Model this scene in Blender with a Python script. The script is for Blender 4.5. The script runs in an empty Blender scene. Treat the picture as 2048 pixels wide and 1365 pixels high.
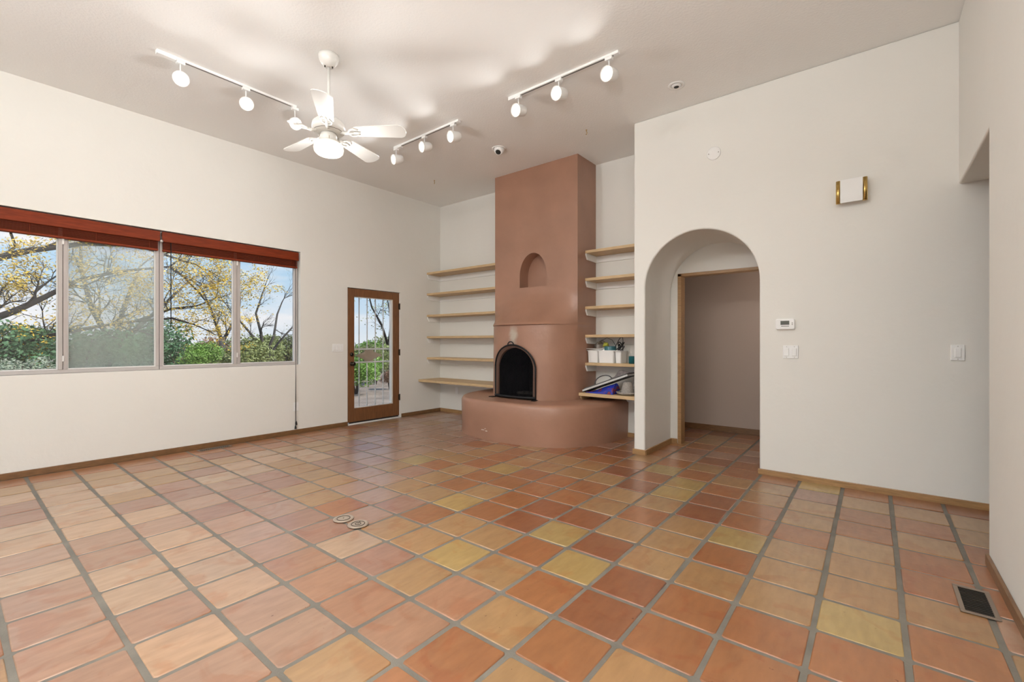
import bpy, bmesh, math, random
from mathutils import Vector, Matrix
random.seed(7)
scene = bpy.context.scene
COL = scene.collection
PI = math.pi

# ------------------------------------------------------------------ camera, sky, sun, exposure
YAW = 0.673007
cam_d = bpy.data.cameras.new('camera'); cam = bpy.data.objects.new('camera', cam_d); COL.objects.link(cam)
cam_d.sensor_width = 36.0; cam_d.lens = 907.61 / 2048 * 36; cam_d.shift_y = 2.25 / 2048
cam_d.clip_start = 0.05; cam_d.clip_end = 500
cam.location = (0, 0, 1.2); cam.rotation_euler = (PI / 2, 0, YAW)
scene.camera = cam
scene.view_settings.view_transform = 'Standard'; scene.view_settings.look = 'None'
scene.view_settings.gamma = 1.0; scene.view_settings.use_curve_mapping = False
scene.view_settings.exposure = 0.2

SKY = 0.86
w = bpy.data.worlds.new('sky'); scene.world = w; w.use_nodes = True
nt = w.node_tree; nt.nodes.clear()
def wn(t, **k):
    n = nt.nodes.new(t)
    for a, b in k.items(): setattr(n, a, b)
    return n
_tc = wn('ShaderNodeTexCoord'); _sep = wn('ShaderNodeSeparateXYZ'); nt.links.new(_tc.outputs['Generated'], _sep.inputs[0])
_rmp = wn('ShaderNodeValToRGB'); nt.links.new(_sep.outputs['Z'], _rmp.inputs[0])
el = _rmp.color_ramp.elements
el[0].position = 0.0; el[0].color = (0.80, 0.86, 0.92, 1)
el[1].position = 0.55; el[1].color = (0.22, 0.46, 0.80, 1)
e = el.new(0.06); e.color = (0.62, 0.78, 0.92, 1)
e = el.new(0.2); e.color = (0.36, 0.63, 0.88, 1)
_map = wn('ShaderNodeMapping'); _map.inputs['Scale'].default_value = (1.6, 1.6, 7.0); nt.links.new(_tc.outputs['Generated'], _map.inputs[0])
_nz = wn('ShaderNodeTexNoise'); _nz.inputs['Scale'].default_value = 2.3; _nz.inputs['Detail'].default_value = 7; nt.links.new(_map.outputs[0], _nz.inputs[0])
_cr = wn('ShaderNodeValToRGB'); _cr.color_ramp.elements[0].position = 0.50; _cr.color_ramp.elements[1].position = 0.66
nt.links.new(_nz.outputs[0], _cr.inputs[0])
_mx = wn('ShaderNodeMix', data_type='RGBA'); nt.links.new(_cr.outputs[0], _mx.inputs[0]); nt.links.new(_rmp.outputs[0], _mx.inputs[6])
_mx.inputs[7].default_value = (0.93, 0.93, 0.95, 1)
_bg = wn('ShaderNodeBackground'); _bg.inputs[1].default_value = SKY; nt.links.new(_mx.outputs[2], _bg.inputs[0])
_out = wn('ShaderNodeOutputWorld'); nt.links.new(_bg.outputs[0], _out.inputs[0])

sun_d = bpy.data.lights.new('sun', 'SUN'); sun_d.energy = 3.6; sun_d.angle = math.radians(2); sun_d.color = (1, .95, .86)
sun = bpy.data.objects.new('sun', sun_d); COL.objects.link(sun)
sun.rotation_euler = Vector((-0.75, -0.35, -0.8)).to_track_quat('-Z', 'Y').to_euler()
LAMP_W = 1.7       # each spot head of the tracks in view
REAR_FILL_W = 5.0      # each flood head of the unseen rear tracks added for fill light
GLOBE_W = 22.0     # fan globe
TORCH_FILL_W = (38.0, 152.0)    # the two unseen torchieres added behind the viewer as fill
LAMP_COL = (0.985, 0.99, 0.985)

# ------------------------------------------------------------------ measures of the room (metres)
XL, YB, YC, H, XR = -5.925, 5.421, 4.644, 3.558, 0.488
OX, OY, PX, PY = -1.69836, 1.06256, 0.29986, 0.30210     # tile grid origin and pitch
YR = -3.2            # rear wall
XE = 2.4             # far wall of the side passage
YT = 5.43            # end of the arched passage
YH = 6.53            # corridor wall

# ------------------------------------------------------------------ helpers
ORG = {}
class MB:
    def __init__(s): s.v = []; s.f = []; s.sm = []
    def add(s, vs, fs, smooth=False):
        o = len(s.v); s.v += [Vector(p) for p in vs]; s.f += [tuple(i + o for i in f) for f in fs]; s.sm += [smooth] * len(fs); return s
    def box(s, a, b):
        (x0, y0, z0), (x1, y1, z1) = a, b
        x0, x1 = min(x0, x1), max(x0, x1); y0, y1 = min(y0, y1), max(y0, y1); z0, z1 = min(z0, z1), max(z0, z1)
        return s.add([(x0,y0,z0),(x1,y0,z0),(x1,y1,z0),(x0,y1,z0),(x0,y0,z1),(x1,y0,z1),(x1,y1,z1),(x0,y1,z1)],
                     [(0,3,2,1),(4,5,6,7),(0,1,5,4),(1,2,6,5),(2,3,7,6),(3,0,4,7)])
    def rbox(s, a, b, r=.004):
        """box with chamfered edges"""
        bm = bmesh.new(); c = [(p + q) / 2 for p, q in zip(a, b)]; d = [abs(q - p) for p, q in zip(a, b)]
        bmesh.ops.create_cube(bm, size=1, matrix=Matrix.Translation(c) @ Matrix.Diagonal((*d, 1)))
        bmesh.ops.bevel(bm, geom=list(bm.edges), offset=min(r, min(d) * .45), segments=2, profile=.5, affect='EDGES')
        return s.frombm(bm)
    def frombm(s, bm, smooth=False):
        bm.verts.ensure_lookup_table(); bm.verts.index_update()
        s.add([v.co.copy() for v in bm.verts], [[v.index for v in f.verts] for f in bm.faces], smooth); bm.free(); return s
    def tube(s, pts, r, n=8, caps=True, closed=False):
        pts = [Vector(p) for p in pts]; rs = r if isinstance(r, (list, tuple)) else [r] * len(pts)
        vs = []; fs = []; m = len(pts); up = None
        for i, p in enumerate(pts):
            if closed: t = pts[(i + 1) % m] - pts[i - 1]
            else: t = pts[min(i + 1, m - 1)] - pts[max(i - 1, 0)]
            t.normalize()
            if up is None: up = Vector((0, 0, 1)) if abs(t.z) < .9 else Vector((1, 0, 0))
            u = t.cross(up); u.normalize(); v = u.cross(t); up = v
            for k in range(n):
                a = 2 * PI * k / n; vs.append(p + (u * math.cos(a) + v * math.sin(a)) * rs[i])
        for i in range(m if closed else m - 1):
            for k in range(n):
                a = i * n + k; b = i * n + (k + 1) % n; j = ((i + 1) % m) * n
                fs.append((a, b, j + (k + 1) % n, j + k))
        if caps and not closed: fs += [tuple(range(n - 1, -1, -1)), tuple(range((m - 1) * n, m * n))]
        return s.add(vs, fs, True)
    def lathe(s, prof, c=(0, 0, 0), n=24, axis=None, smooth=True):
        """prof: list of (radius, height) about z (or axis) through c"""
        q = Vector((0, 0, 1)).rotation_difference(Vector(axis)).to_matrix() if axis is not None else Matrix.Identity(3)
        vs = []; fs = []; c = Vector(c)
        for r, z in prof:
            for k in range(n):
                a = 2 * PI * k / n; vs.append(c + q @ Vector((r * math.cos(a), r * math.sin(a), z)))
        for i in range(len(prof) - 1):
            for k in range(n):
                fs.append((i*n+k, i*n+(k+1)%n, (i+1)*n+(k+1)%n, (i+1)*n+k))
        if prof[0][0] > 1e-6: fs.append(tuple(range(n - 1, -1, -1)))
        if prof[-1][0] > 1e-6: fs.append(tuple(range((len(prof)-1)*n, len(prof)*n)))
        return s.add(vs, fs, smooth)
    def prism(s, poly, a0, a1, axis='y'):
        """poly of 2-D points extruded along axis between a0 and a1"""
        def P(p, a): return {'y': (p[0], a, p[1]), 'x': (a, p[0], p[1]), 'z': (p[0], p[1], a)}[axis]
        n = len(poly); vs = [P(p, a0) for p in poly] + [P(p, a1) for p in poly]
        fs = [tuple(range(n)), tuple(range(2*n-1, n-1, -1))] + [(i, i+n, (i+1) % n + n, (i+1) % n) for i in range(n)]
        return s.add(vs, fs)
    def build(s, name, mat, parent=None, org=None, auto=None):
        if parent is not None: o0 = ORG[parent.name]
        elif org is not None: o0 = Vector(org)
        else:
            xs = [v.x for v in s.v]; ys = [v.y for v in s.v]; zs = [v.z for v in s.v]
            o0 = Vector(((min(xs)+max(xs))/2, (min(ys)+max(ys))/2, min(zs)))
        me = bpy.data.meshes.new(name); me.from_pydata([v - o0 for v in s.v], [], s.f)
        me.polygons.foreach_set('use_smooth', s.sm); 
        bm = bmesh.new(); bm.from_mesh(me); bmesh.ops.recalc_face_normals(bm, faces=list(bm.faces)); bm.to_mesh(me); bm.free()
        if auto is not None: me.set_sharp_from_angle(angle=math.radians(auto))
        me.materials.append(mat)
        o = bpy.data.objects.new(name, me); COL.objects.link(o)
        if parent is None: o.location = o0
        else: o.parent = parent
        ORG[o.name] = o0
        return o
def tag(o, label=None, cat=None, group=None, kind=None):
    for k, v in (('label', label), ('category', cat), ('group', group), ('kind', kind)):
        if v: o[k] = v
    return o
def thing(name, loc, label=None, cat=None, group=None, kind=None):
    o = bpy.data.objects.new(name, None); o.empty_display_size = .1; COL.objects.link(o); o.location = loc; ORG[o.name] = Vector(loc)
    return tag(o, label, cat, group, kind)
def bevel(o, width, seg=3, angle=40):
    m = o.modifiers.new('bevel', 'BEVEL'); m.width = width; m.segments = seg; m.limit_method = 'ANGLE'; m.angle_limit = math.radians(angle)
    m.harden_normals = False; return o

# ------------------------------------------------------------------ materials
def mat(name, col, rough=.6, metal=0.0, spec=.5, coat=0.0, bump=None, var=None, emis=None, coatr=.1):
    m = bpy.data.materials.new(name); m.use_nodes = True; t = m.node_tree; b = t.nodes['Principled BSDF']
    b.inputs['Base Color'].default_value = (*col, 1); b.inputs['Roughness'].default_value = rough; b.inputs['Metallic'].default_value = metal
    b.inputs['Specular IOR Level'].default_value = spec; b.inputs['Coat Weight'].default_value = coat; b.inputs['Coat Roughness'].default_value = coatr
    tc = t.nodes.new('ShaderNodeTexCoord')
    if var:   # (scale, amount, stretch)
        mp = t.nodes.new('ShaderNodeMapping'); mp.inputs['Scale'].default_value = var[2] if len(var) > 2 else (1, 1, 1)
        t.links.new(tc.outputs['Object'], mp.inputs[0])
        n = t.nodes.new('ShaderNodeTexNoise'); n.inputs['Scale'].default_value = var[0]; n.inputs['Detail'].default_value = 5
        t.links.new(mp.outputs[0], n.inputs[0])
        r = t.nodes.new('ShaderNodeValToRGB'); a = var[1]
        r.color_ramp.elements[0].position = .3; r.color_ramp.elements[1].position = .7
        r.color_ramp.elements[0].color = (*[c * (1 - a) for c in col], 1); r.color_ramp.elements[1].color = (*[min(1, c * (1 + a)) for c in col], 1)
        t.links.new(n.outputs[0], r.inputs[0]); t.links.new(r.outputs[0], b.inputs['Base Color'])
    if bump:  # (scale, strength, distance)
        n = t.nodes.new('ShaderNodeTexNoise'); n.inputs['Scale'].default_value = bump[0]; n.inputs['Detail'].default_value = 4
        t.links.new(tc.outputs['Object'], n.inputs[0])
        p = t.nodes.new('ShaderNodeBump'); p.inputs['Strength'].default_value = bump[1]; p.inputs['Distance'].default_value = bump[2]
        t.links.new(n.outputs[0], p.inputs['Height']); t.links.new(p.outputs[0], b.inputs['Normal'])
    if emis:
        b.inputs['Emission Color'].default_value = (*emis[0], 1); b.inputs['Emission Strength'].default_value = emis[1]
    return m
M = {}
M['wall'] = mat('wall_plaster', (.845, .825, .775), .75, bump=(14, .12, .02), var=(.8, .012))
M['ceiling'] = mat('ceiling_plaster', (.93, .92, .895), .85, bump=(55, .35, .006))
M['taupe'] = mat('taupe_paint', (.50, .40, .335), .7, bump=(14, .1, .02))
M['grout'] = mat('grout', (.185, .168, .14), .8, bump=(120, .5, .003), var=(6, .18))
M['white'] = mat('white_paint', (.90, .89, .87), .45)
M['whitegloss'] = mat('white_enamel', (.72, .70, .66), .28, coat=.3)
M['plastic'] = mat('white_plastic', (.93, .925, .91), .4)
M['pine'] = mat('pine_board', (.62, .44, .24), .5, var=(9, .14, (1.0, 12, 12)), bump=(30, .1, .003))
M['oak'] = mat('oak_trim', (.20, .098, .038), .45, var=(14, .22, (1, 1, 9)), coat=.2)
M['oaky'] = mat('oak_trim_along_x', (.38, .215, .09), .45, var=(10, .22, (1, 8, 10)), coat=.2)
M['doorwood'] = mat('stained_door_wood', (.20, .085, .034), .4, var=(7, .2, (9, 9, 1)), coat=.25)
M['blind'] = mat('red_stained_wood', (.20, .030, .007), .5, spec=.2, var=(8, .2, (9, 1, 9)))
M['alu'] = mat('window_aluminium', (.50, .455, .43), .45, metal=.0)
M['alulight'] = mat('window_bead', (.80, .78, .75), .5)
M['brass'] = mat('brass', (.62, .42, .14), .3, metal=1.0)
M['bronze'] = mat('dark_bronze', (.05, .04, .03), .35, metal=.8)
M['iron'] = mat('black_iron', (.015, .015, .017), .5, metal=.4)
M['black'] = mat('black_rubber', (.012, .012, .013), .5)
M['dark'] = mat('dark_socket', (.03, .028, .025), .7)
M['soot'] = mat('sooty_firebrick', (.009, .008, .0075), .85, bump=(20, .6, .02), var=(9, .55))
M['ash'] = mat('charred_wood', (.05, .04, .035), .9, var=(25, .7), bump=(40, .8, .01))
M['slot'] = mat('track_slot', (.12, .11, .1), .6)
M['screen_grey'] = mat('lcd_grey', (.12, .12, .1), .25)
M['lamp'] = mat('lamp_face', (.6, .55, .45), .5, emis=((1, .90, .70), 2.2))
M['globe'] = mat('frosted_globe', (.35, .33, .28), .35, emis=((1, .92, .74), .85))
M['barwhite'] = mat('white_painted_iron', (.80, .79, .76), .5)
M['ventm'] = mat('taupe_metal', (.26, .2, .155), .45, metal=.3)
M['disc'] = mat('floor_outlet_cover', (.40, .32, .25), .45, metal=.2)
M['tanplate'] = mat('tan_metal', (.42, .35, .27), .5)
M['teal'] = mat('teal_plastic', (.05, .17, .2), .3)
M['straw'] = mat('grey_straw', (.42, .38, .34), .8, bump=(160, 1, .004), var=(130, .35))
M['paper'] = mat('printed_paper', (.6, .58, .56), .7, var=(40, .5))
M['limegreen'] = mat('lime_cloth', (.5, .5, .06), .7)
M['silver'] = mat('silver_edge', (.72, .72, .7), .3, metal=.3)
M['greyfab'] = mat('grey_strap', (.10, .10, .10), .6, var=(30, .5))
M['bag'] = mat('rumpled_grey_bag', (.30, .27, .27), .35, var=(30, .5), bump=(30, 1, .02))
M['bark'] = mat('dark_bark', (.022, .019, .019), .9, var=(6, .4))
M['barkgrey'] = mat('grey_bark', (.085, .078, .074), .9, var=(6, .4))
M['gravel'] = mat('gravel_ground', (.30, .24, .2), .95, var=(2, .3), bump=(30, .8, .03))
def leafmat(n, c, v=.35): return mat(n, c, .6, var=(2.5, v))
M['yleaf'] = leafmat('yellow_leaf', (.80, .52, .06)); M['gleaf'] = leafmat('deep_green_leaf', (.10, .22, .10))
M['sleaf'] = leafmat('sage_leaf', (.36, .42, .32)); M['oleaf'] = leafmat('olive_leaf', (.27, .31, .12)); M['bleaf'] = leafmat('bright_green_leaf', (.22, .38, .08))
M['rleaf'] = leafmat('russet_leaf', (.30, .17, .11))

def clay(name, col):
    """terracotta-painted smooth plaster with cloudy trowel marks, a pale scuff and a chip"""
    m = mat(name, col, .42, bump=(5, .3, .03), var=(2.2, .09), coat=.35, coatr=.3); return m
M['clay'] = clay('terracotta_plaster', (.37, .195, .128))
def stained(m, c, rx, rz):
    t = m.node_tree; b = t.nodes['Principled BSDF']; L = t.links.new; N = lambda k: t.nodes.new(k)
    src = b.inputs['Base Color'].links[0].from_socket
    geo = N('ShaderNodeNewGeometry'); mp = N('ShaderNodeMapping'); mp.vector_type = 'POINT'
    mp.inputs['Location'].default_value = (-c[0] / rx, 0, -c[2] / rz); mp.inputs['Scale'].default_value = (1 / rx, 0, 1 / rz); L(geo.outputs['Position'], mp.inputs[0])
    ln = N('ShaderNodeVectorMath'); ln.operation = 'LENGTH'; L(mp.outputs[0], ln.inputs[0])
    nz = N('ShaderNodeTexNoise'); nz.inputs['Scale'].default_value = 16; nz.inputs['Detail'].default_value = 5; L(geo.outputs['Position'], nz.inputs[0])
    ad = N('ShaderNodeMath'); ad.operation = 'ADD'; L(ln.outputs['Value'], ad.inputs[0]); L(nz.outputs[0], ad.inputs[1])
    rp = N('ShaderNodeValToRGB'); rp.color_ramp.elements[0].position = .55; rp.color_ramp.elements[0].color = (.75, .75, .75, 1); rp.color_ramp.elements[1].position = 1.45 / 1.0 if False else 1.0; rp.color_ramp.elements[1].color = (0, 0, 0, 1)
    dv = N('ShaderNodeMath'); dv.operation = 'MULTIPLY'; dv.inputs[1].default_value = .66; L(ad.outputs[0], dv.inputs[0]); L(dv.outputs[0], rp.inputs[0])
    mx = N('ShaderNodeMix'); mx.data_type = 'RGBA'; mx.inputs[7].default_value = (.50, .46, .38, 1); L(rp.outputs[0], mx.inputs[0]); L(src, mx.inputs[6]); L(mx.outputs[2], b.inputs['Base Color'])
    return m
M['claybreast'] = stained(clay('stained_terracotta_plaster', (.37, .195, .128)), (-3.60, 0, 1.29), .085, .15)

def mixmat(name, a_transp, col, rough=.6, gloss=None):
    m = bpy.data.materials.new(name); m.use_nodes = True; t = m.node_tree; t.nodes.clear()
    tr = t.nodes.new('ShaderNodeBsdfTransparent'); mx = t.nodes.new('ShaderNodeMixShader'); mx.inputs[0].default_value = a_transp
    if gloss is not None:
        d = t.nodes.new('ShaderNodeBsdfGlossy'); d.inputs['Roughness'].default_value = gloss
    else:
        d = t.nodes.new('ShaderNodeBsdfDiffuse')
    d.inputs['Color'].default_value = (*col, 1)
    t.links.new(tr.outputs[0], mx.inputs[1]); t.links.new(d.outputs[0], mx.inputs[2])
    o = t.nodes.new('ShaderNodeOutputMaterial'); t.links.new(mx.outputs[0], o.inputs[0]); return m
M['glass'] = mixmat('window_glass', .03, (1, 1, 1), gloss=.3)
M['insect'] = mixmat('insect_mesh', .30, (.56, .64, .60))
M['firemesh'] = mixmat('fire_mesh', .42, (.012, .012, .014))
M['clearfilm'] = mixmat('clear_plastic', .35, (.75, .74, .72), gloss=.2)
M['tealglass'] = mixmat('teal_glass', .75, (.03, .16, .18))

# tiles: colour comes from the tile (object colour, or a colour attribute on the joined ones)
def tile_mat(name, attr):
    m = bpy.data.materials.new(name); m.use_nodes = True; t = m.node_tree; b = t.nodes['Principled BSDF']; L = t.links.new
    N = lambda k: t.nodes.new(k)
    if attr: c = N('ShaderNodeAttribute'); c.attribute_name = 'tile_colour'; colo = c.outputs['Color']; rnd = None
    else: c = N('ShaderNodeObjectInfo'); colo = c.outputs['Color']
    geo = N('ShaderNodeNewGeometry')
    mp = N('ShaderNodeMapping'); mp.inputs['Scale'].default_value = (1.0, 1.0, 1.0); L(geo.outputs['Position'], mp.inputs[0])
    if not attr:
        cb = N('ShaderNodeCombineXYZ'); mu = N('ShaderNodeMath'); mu.operation = 'MULTIPLY'; mu.inputs[1].default_value = 37.0
        L(c.outputs['Random'], mu.inputs[0]); L(mu.outputs[0], cb.inputs[2]); L(cb.outputs[0], mp.inputs['Location'])
    n1 = N('ShaderNodeTexNoise'); n1.inputs['Scale'].default_value = 5.5; n1.inputs['Detail'].default_value = 3; n1.inputs['Distortion'].default_value = .9; L(mp.outputs[0], n1.inputs[0])
    r1 = N('ShaderNodeValToRGB'); r1.color_ramp.elements[0].position = .54; r1.color_ramp.elements[1].position = .64; r1.color_ramp.elements[1].color = (.62, .62, .62, 1); L(n1.outputs[0], r1.inputs[0])
    red = N('ShaderNodeMix'); red.data_type = 'RGBA'; red.blend_type = 'MULTIPLY'; red.inputs[7].default_value = (.90, .69, .55, 1)
    L(r1.outputs[0], red.inputs[0]); L(colo, red.inputs[6])
    mp2 = N('ShaderNodeMapping'); mp2.inputs['Scale'].default_value = (14, 3.5, 1); mp2.inputs['Rotation'].default_value = (0, 0, .4); L(mp.outputs[0], mp2.inputs[0])
    n2 = N('ShaderNodeTexNoise'); n2.inputs['Scale'].default_value = 2.2; n2.inputs['Detail'].default_value = 6; L(mp2.outputs[0], n2.inputs[0])
    r2 = N('ShaderNodeValToRGB'); r2.color_ramp.elements[0].position = .25; r2.color_ramp.elements[1].position = .75
    r2.color_ramp.elements[0].color = (.84, .82, .80, 1); r2.color_ramp.elements[1].color = (1.10, 1.10, 1.10, 1); L(n2.outputs[0], r2.inputs[0])
    mul = N('ShaderNodeMix'); mul.data_type = 'RGBA'; mul.blend_type = 'MULTIPLY'; mul.inputs[0].default_value = 1; L(red.outputs[2], mul.inputs[6]); L(r2.outputs[0], mul.inputs[7])
    n3 = N('ShaderNodeTexNoise'); n3.inputs['Scale'].default_value = 34; n3.inputs['Detail'].default_value = 2; L(mp.outputs[0], n3.inputs[0])
    r3 = N('ShaderNodeValToRGB'); r3.color_ramp.elements[0].position = .74; r3.color_ramp.elements[1].position = .80
    r3.color_ramp.elements[0].color = (1, 1, 1, 1); r3.color_ramp.elements[1].color = (.5, .38, .33, 1); L(n3.outputs[0], r3.inputs[0])
    mu2 = N('ShaderNodeMix'); mu2.data_type = 'RGBA'; mu2.blend_type = 'MULTIPLY'; mu2.inputs[0].default_value = 1; L(mul.outputs[2], mu2.inputs[6]); L(r3.outputs[0], mu2.inputs[7])
    L(mu2.outputs[2], b.inputs['Base Color'])
    b.inputs['Roughness'].default_value = .42; b.inputs['Coat Weight'].default_value = .75; b.inputs['Coat Roughness'].default_value = .24; b.inputs['Coat IOR'].default_value = 1.55
    bp = N('ShaderNodeBump'); bp.inputs['Strength'].default_value = .22; bp.inputs['Distance'].default_value = .02
    n4 = N('ShaderNodeTexNoise'); n4.inputs['Scale'].default_value = 7; n4.inputs['Detail'].default_value = 3; L(mp.outputs[0], n4.inputs[0])
    L(n4.outputs[0], bp.inputs['Height']); L(bp.outputs[0], b.inputs['Normal'])
    return m
M['tile'] = tile_mat('saltillo_tile', False); M['tilefar'] = tile_mat('saltillo_tile_joined', True)

# ------------------------------------------------------------------ room shell
def struct(o): o['kind'] = 'structure'; return o
def wallbox(name, boxes, m='wall', org=None):
    b = MB()
    for a, c in boxes: b.box(a, c)
    return struct(b.build(name, M[m], org=org))
FT = -.0045       # top of the grout bed
flo = struct(MB().box((XL - .2, YR - .2, -.25), (XE + .1, YH + .1, FT)).build('floor', M['grout'], org=(0, 0, 0)))
struct(MB().box((XL - .25, YR - .25, H), (XE + .15, YH + .15, H + .2)).build('ceiling', M['ceiling']))
# window wall with the wide window and the glazed door
WY0, WY1, WZ0, WZ1 = -.06, 2.947, .905, 2.392
DY0, DY1, DZ1 = 3.634, 4.562, 1.992
T = .22
wallbox('wall_left', [((XL-T, YR-.2, -.25), (XL, WY0, H)), ((XL-T, WY0, -.25), (XL, WY1, WZ0)), ((XL-T, WY0, WZ1), (XL, WY1, H)),
                      ((XL-T, WY1, -.25), (XL, DY0, H)), ((XL-T, DY0, DZ1), (XL, DY1, H)), ((XL-T, DY1, -.25), (XL, YB+.15, H)), ((XL-T, DY0, -.25), (XL, DY1, -.014))])
wallbox('wall_back', [((XL, YB, -.01), (-2.02, YB + .15, H))])
# arched wall: a thick mass with a barrel-vaulted passage through it
AX0, AX1, AXW = -1.899, -.815, -2.021
ar = (AX1 - AX0) / 2; acx = (AX0 + AX1) / 2; asz = 2.313 - ar
poly = [(AXW, -.011), (AX0, -.011)] + [(acx - ar * math.cos(PI * k / 40), asz + ar * math.sin(PI * k / 40)) for k in range(41)] + [(AX1, -.011), (XE, -.011), (XE, H), (AXW, H)]
aw = struct(MB().prism(poly, YC, YT, 'y').build('wall_arch', M['wall'])); bevel(aw, .014, 3)
for q in aw.data.polygons: q.use_smooth = True
aw.data.set_sharp_from_angle(angle=math.radians(35))
# end wall of the arched passage with a cased opening, then the taupe corridor
OX0, OX1, OZ = -1.795, -.80, 1.985
pe = [(AX0 - .12, -.011), (OX0, -.011), (OX0, OZ), (OX1, OZ), (OX1, -.011), (AX1 + .2, -.011), (AX1 + .2, 2.6), (AX0 - .12, 2.6)]
struct(MB().prism(pe, YT, YT + .11, 'y').build('wall_passage_end', M['wall']))
wallbox('wall_corridor', [((-3.4, YH, -.011), (1.2, YH + .1, 2.55)), ((-3.5, YT + .11, -.011), (-3.4, YH + .1, 2.55)), ((1.2, YT + .11, -.011), (1.3, YH + .1, 2.55)),
                          ((-3.4, YT + .11, -.011), (AX0 - .12, YT + .16, 2.55)), ((AX1 + .2, YT + .11, -.011), (1.2, YT + .16, 2.55))], 'taupe')
struct(MB().box((-3.5, YT + .1, 2.55), (1.3, YH + .1, 2.65)).build('ceiling_corridor', M['ceiling']))
# right wall: stops short of the arched wall, a header spans the opening
RY0 = 3.535; RZ = 2.36
pr_ = [(YR - .2, -.011), (RY0, -.011), (RY0, RZ), (YC + .02, RZ), (YC + .02, H), (YR - .2, H)]
rw = struct(MB().prism(pr_, XR, XR + .16, 'x').build('wall_right', M['wall'])); bevel(rw, .012, 3)
wallbox('wall_side_passage', [((XE, YR - .2, -.011), (XE + .1, YC + .9, H))])
# rear wall behind the viewer, tall openings left unglazed to let sky light in
rear = [((XL, YR - .2, -.011), (-5.3, YR, H)), ((-2.95, YR - .2, -.011), (-2.45, YR, H)), ((-.1, YR - .2, -.011), (XE, YR, H)), ((-5.3, YR - .2, 2.9), (-.1, YR, H)), ((-5.3, YR - .2, -.011), (-.1, YR, .02))]
wallbox('wall_rear', rear)

# baseboards
BH, BT = .055, .016
def base(name, a, b, m):
    o = struct(MB().rbox(a, b, .004).build(name, M[m])); return o
base('baseboard_left', (XL, YR, -.004), (XL + BT, DY0 - .005, BH), 'oak')
base('baseboard_left_corner', (XL, DY1 + .02, -.004), (XL + BT, YB, BH), 'oak')
base('baseboard_back', (XL + BT, YB - BT, -.004), (-4.25, YB, BH), 'oaky')
base('baseboard_back_alcove', (-2.45, YB - BT, -.004), (AXW, YB, BH), 'oaky')
base('baseboard_arch_pier', (AXW - .012, YC - BT, -.004), (AX0 + .012, YC, BH), 'oaky')
base('baseboard_arch_jamb', (AX0, YC, -.004), (AX0 + BT, YT, BH), 'oaky')
base('baseboard_passage_end', (AX0 + BT, YT - BT, -.004), (OX0 - .025, YT, BH), 'oaky')
base('baseboard_arch', (AX1 - .01, YC - BT, -.004), (XE, YC, BH - .006), 'oaky')
base('baseboard_right', (XR - BT, YR, -.004), (XR, RY0 - .01, BH), 'oak')
base('baseboard_corridor', (-3.4, YH - BT, -.004), (1.2, YH, .075), 'oak')
# wood casing of the corridor opening
b = MB(); cw = .045
b.rbox((OX0 - .02, YT - .012, -.004), (OX0 + .022, YT + .122, OZ + .02), .003)
b.rbox((OX1 - .022, YT - .012, -.004), (OX1 + .02, YT + .122, OZ + .02), .003)
b.rbox((OX0 - .02, YT - .012, OZ - .012), (OX1 + .02, YT + .122, OZ + .022), .003)
struct(b.build('trim_1', M['oaky']))

# ------------------------------------------------------------------ floor tiles
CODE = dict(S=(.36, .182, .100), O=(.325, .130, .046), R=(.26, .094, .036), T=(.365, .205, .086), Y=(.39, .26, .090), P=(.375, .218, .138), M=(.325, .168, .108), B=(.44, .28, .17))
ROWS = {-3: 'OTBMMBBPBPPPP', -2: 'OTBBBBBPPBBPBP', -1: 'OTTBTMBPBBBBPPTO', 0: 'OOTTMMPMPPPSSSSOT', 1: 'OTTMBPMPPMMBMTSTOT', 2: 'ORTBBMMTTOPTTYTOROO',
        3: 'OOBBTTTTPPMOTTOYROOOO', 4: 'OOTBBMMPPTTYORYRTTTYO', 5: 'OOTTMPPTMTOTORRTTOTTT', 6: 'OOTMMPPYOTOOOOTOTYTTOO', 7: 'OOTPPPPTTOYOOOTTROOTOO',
        8: 'OTTPPPPPTOTTTTRYROTOTO', 9: 'TTPPPPMOTOTTTROYOTTOOT', 10: 'TPPPPPMPOTOOOOYOTTMTTT', 11: 'PPTPPPTPPOORRTOTOOYOOR'}  # window-side pinks hold some window sheen, the first wall-edge tile some shading
rng = random.Random(31)
GW = .0105      # half a joint
def tile_verts(x0, x1, y0, y1, r=.009):
    """outline with clipped corners at three heights: skirt, shoulder, slightly domed top"""
    def ring(ins, z, c):
        a0, a1, b0, b1 = x0 + ins, x1 - ins, y0 + ins, y1 - ins; c = min(c, (a1-a0)/3, (b1-b0)/3)
        return [(a0+c, b0, z), (a1-c, b0, z), (a1, b0+c, z), (a1, b1-c, z), (a1-c, b1, z), (a0+c, b1, z), (a0, b1-c, z), (a0, b0+c, z)]
    vs = ring(0, FT - .002, r) + ring(.0012, -.0022, r) + ring(.0048, 0, r * .9)
    fs = [(k + 8 * l, (k + 1) % 8 + 8 * l, (k + 1) % 8 + 8 * (l + 1), k + 8 * (l + 1)) for l in range(2) for k in range(8)] + [tuple(range(16, 24))]
    return vs, fs
def tile_mesh(w_, h_, seed):
    q = random.Random(seed); j = lambda: q.uniform(-.0022, .0022)
    vs, fs = tile_verts(-w_/2, w_/2, -h_/2, h_/2)
    dx = [j() for _ in range(8)]; dy = [j() for _ in range(8)]
    vs = [(v[0] + dx[i % 8], v[1] + dy[i % 8], v[2]) for i, v in enumerate(vs)]
    me = bpy.data.meshes.new('tile'); me.from_pydata(vs, [], fs); me.polygons.foreach_set('use_smooth', [len(f) < 5 for f in fs]); me.materials.append(M['tile']); return me
variants = [tile_mesh(PX - 2*GW, PY - 2*GW, k) for k in range(10)]
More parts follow.
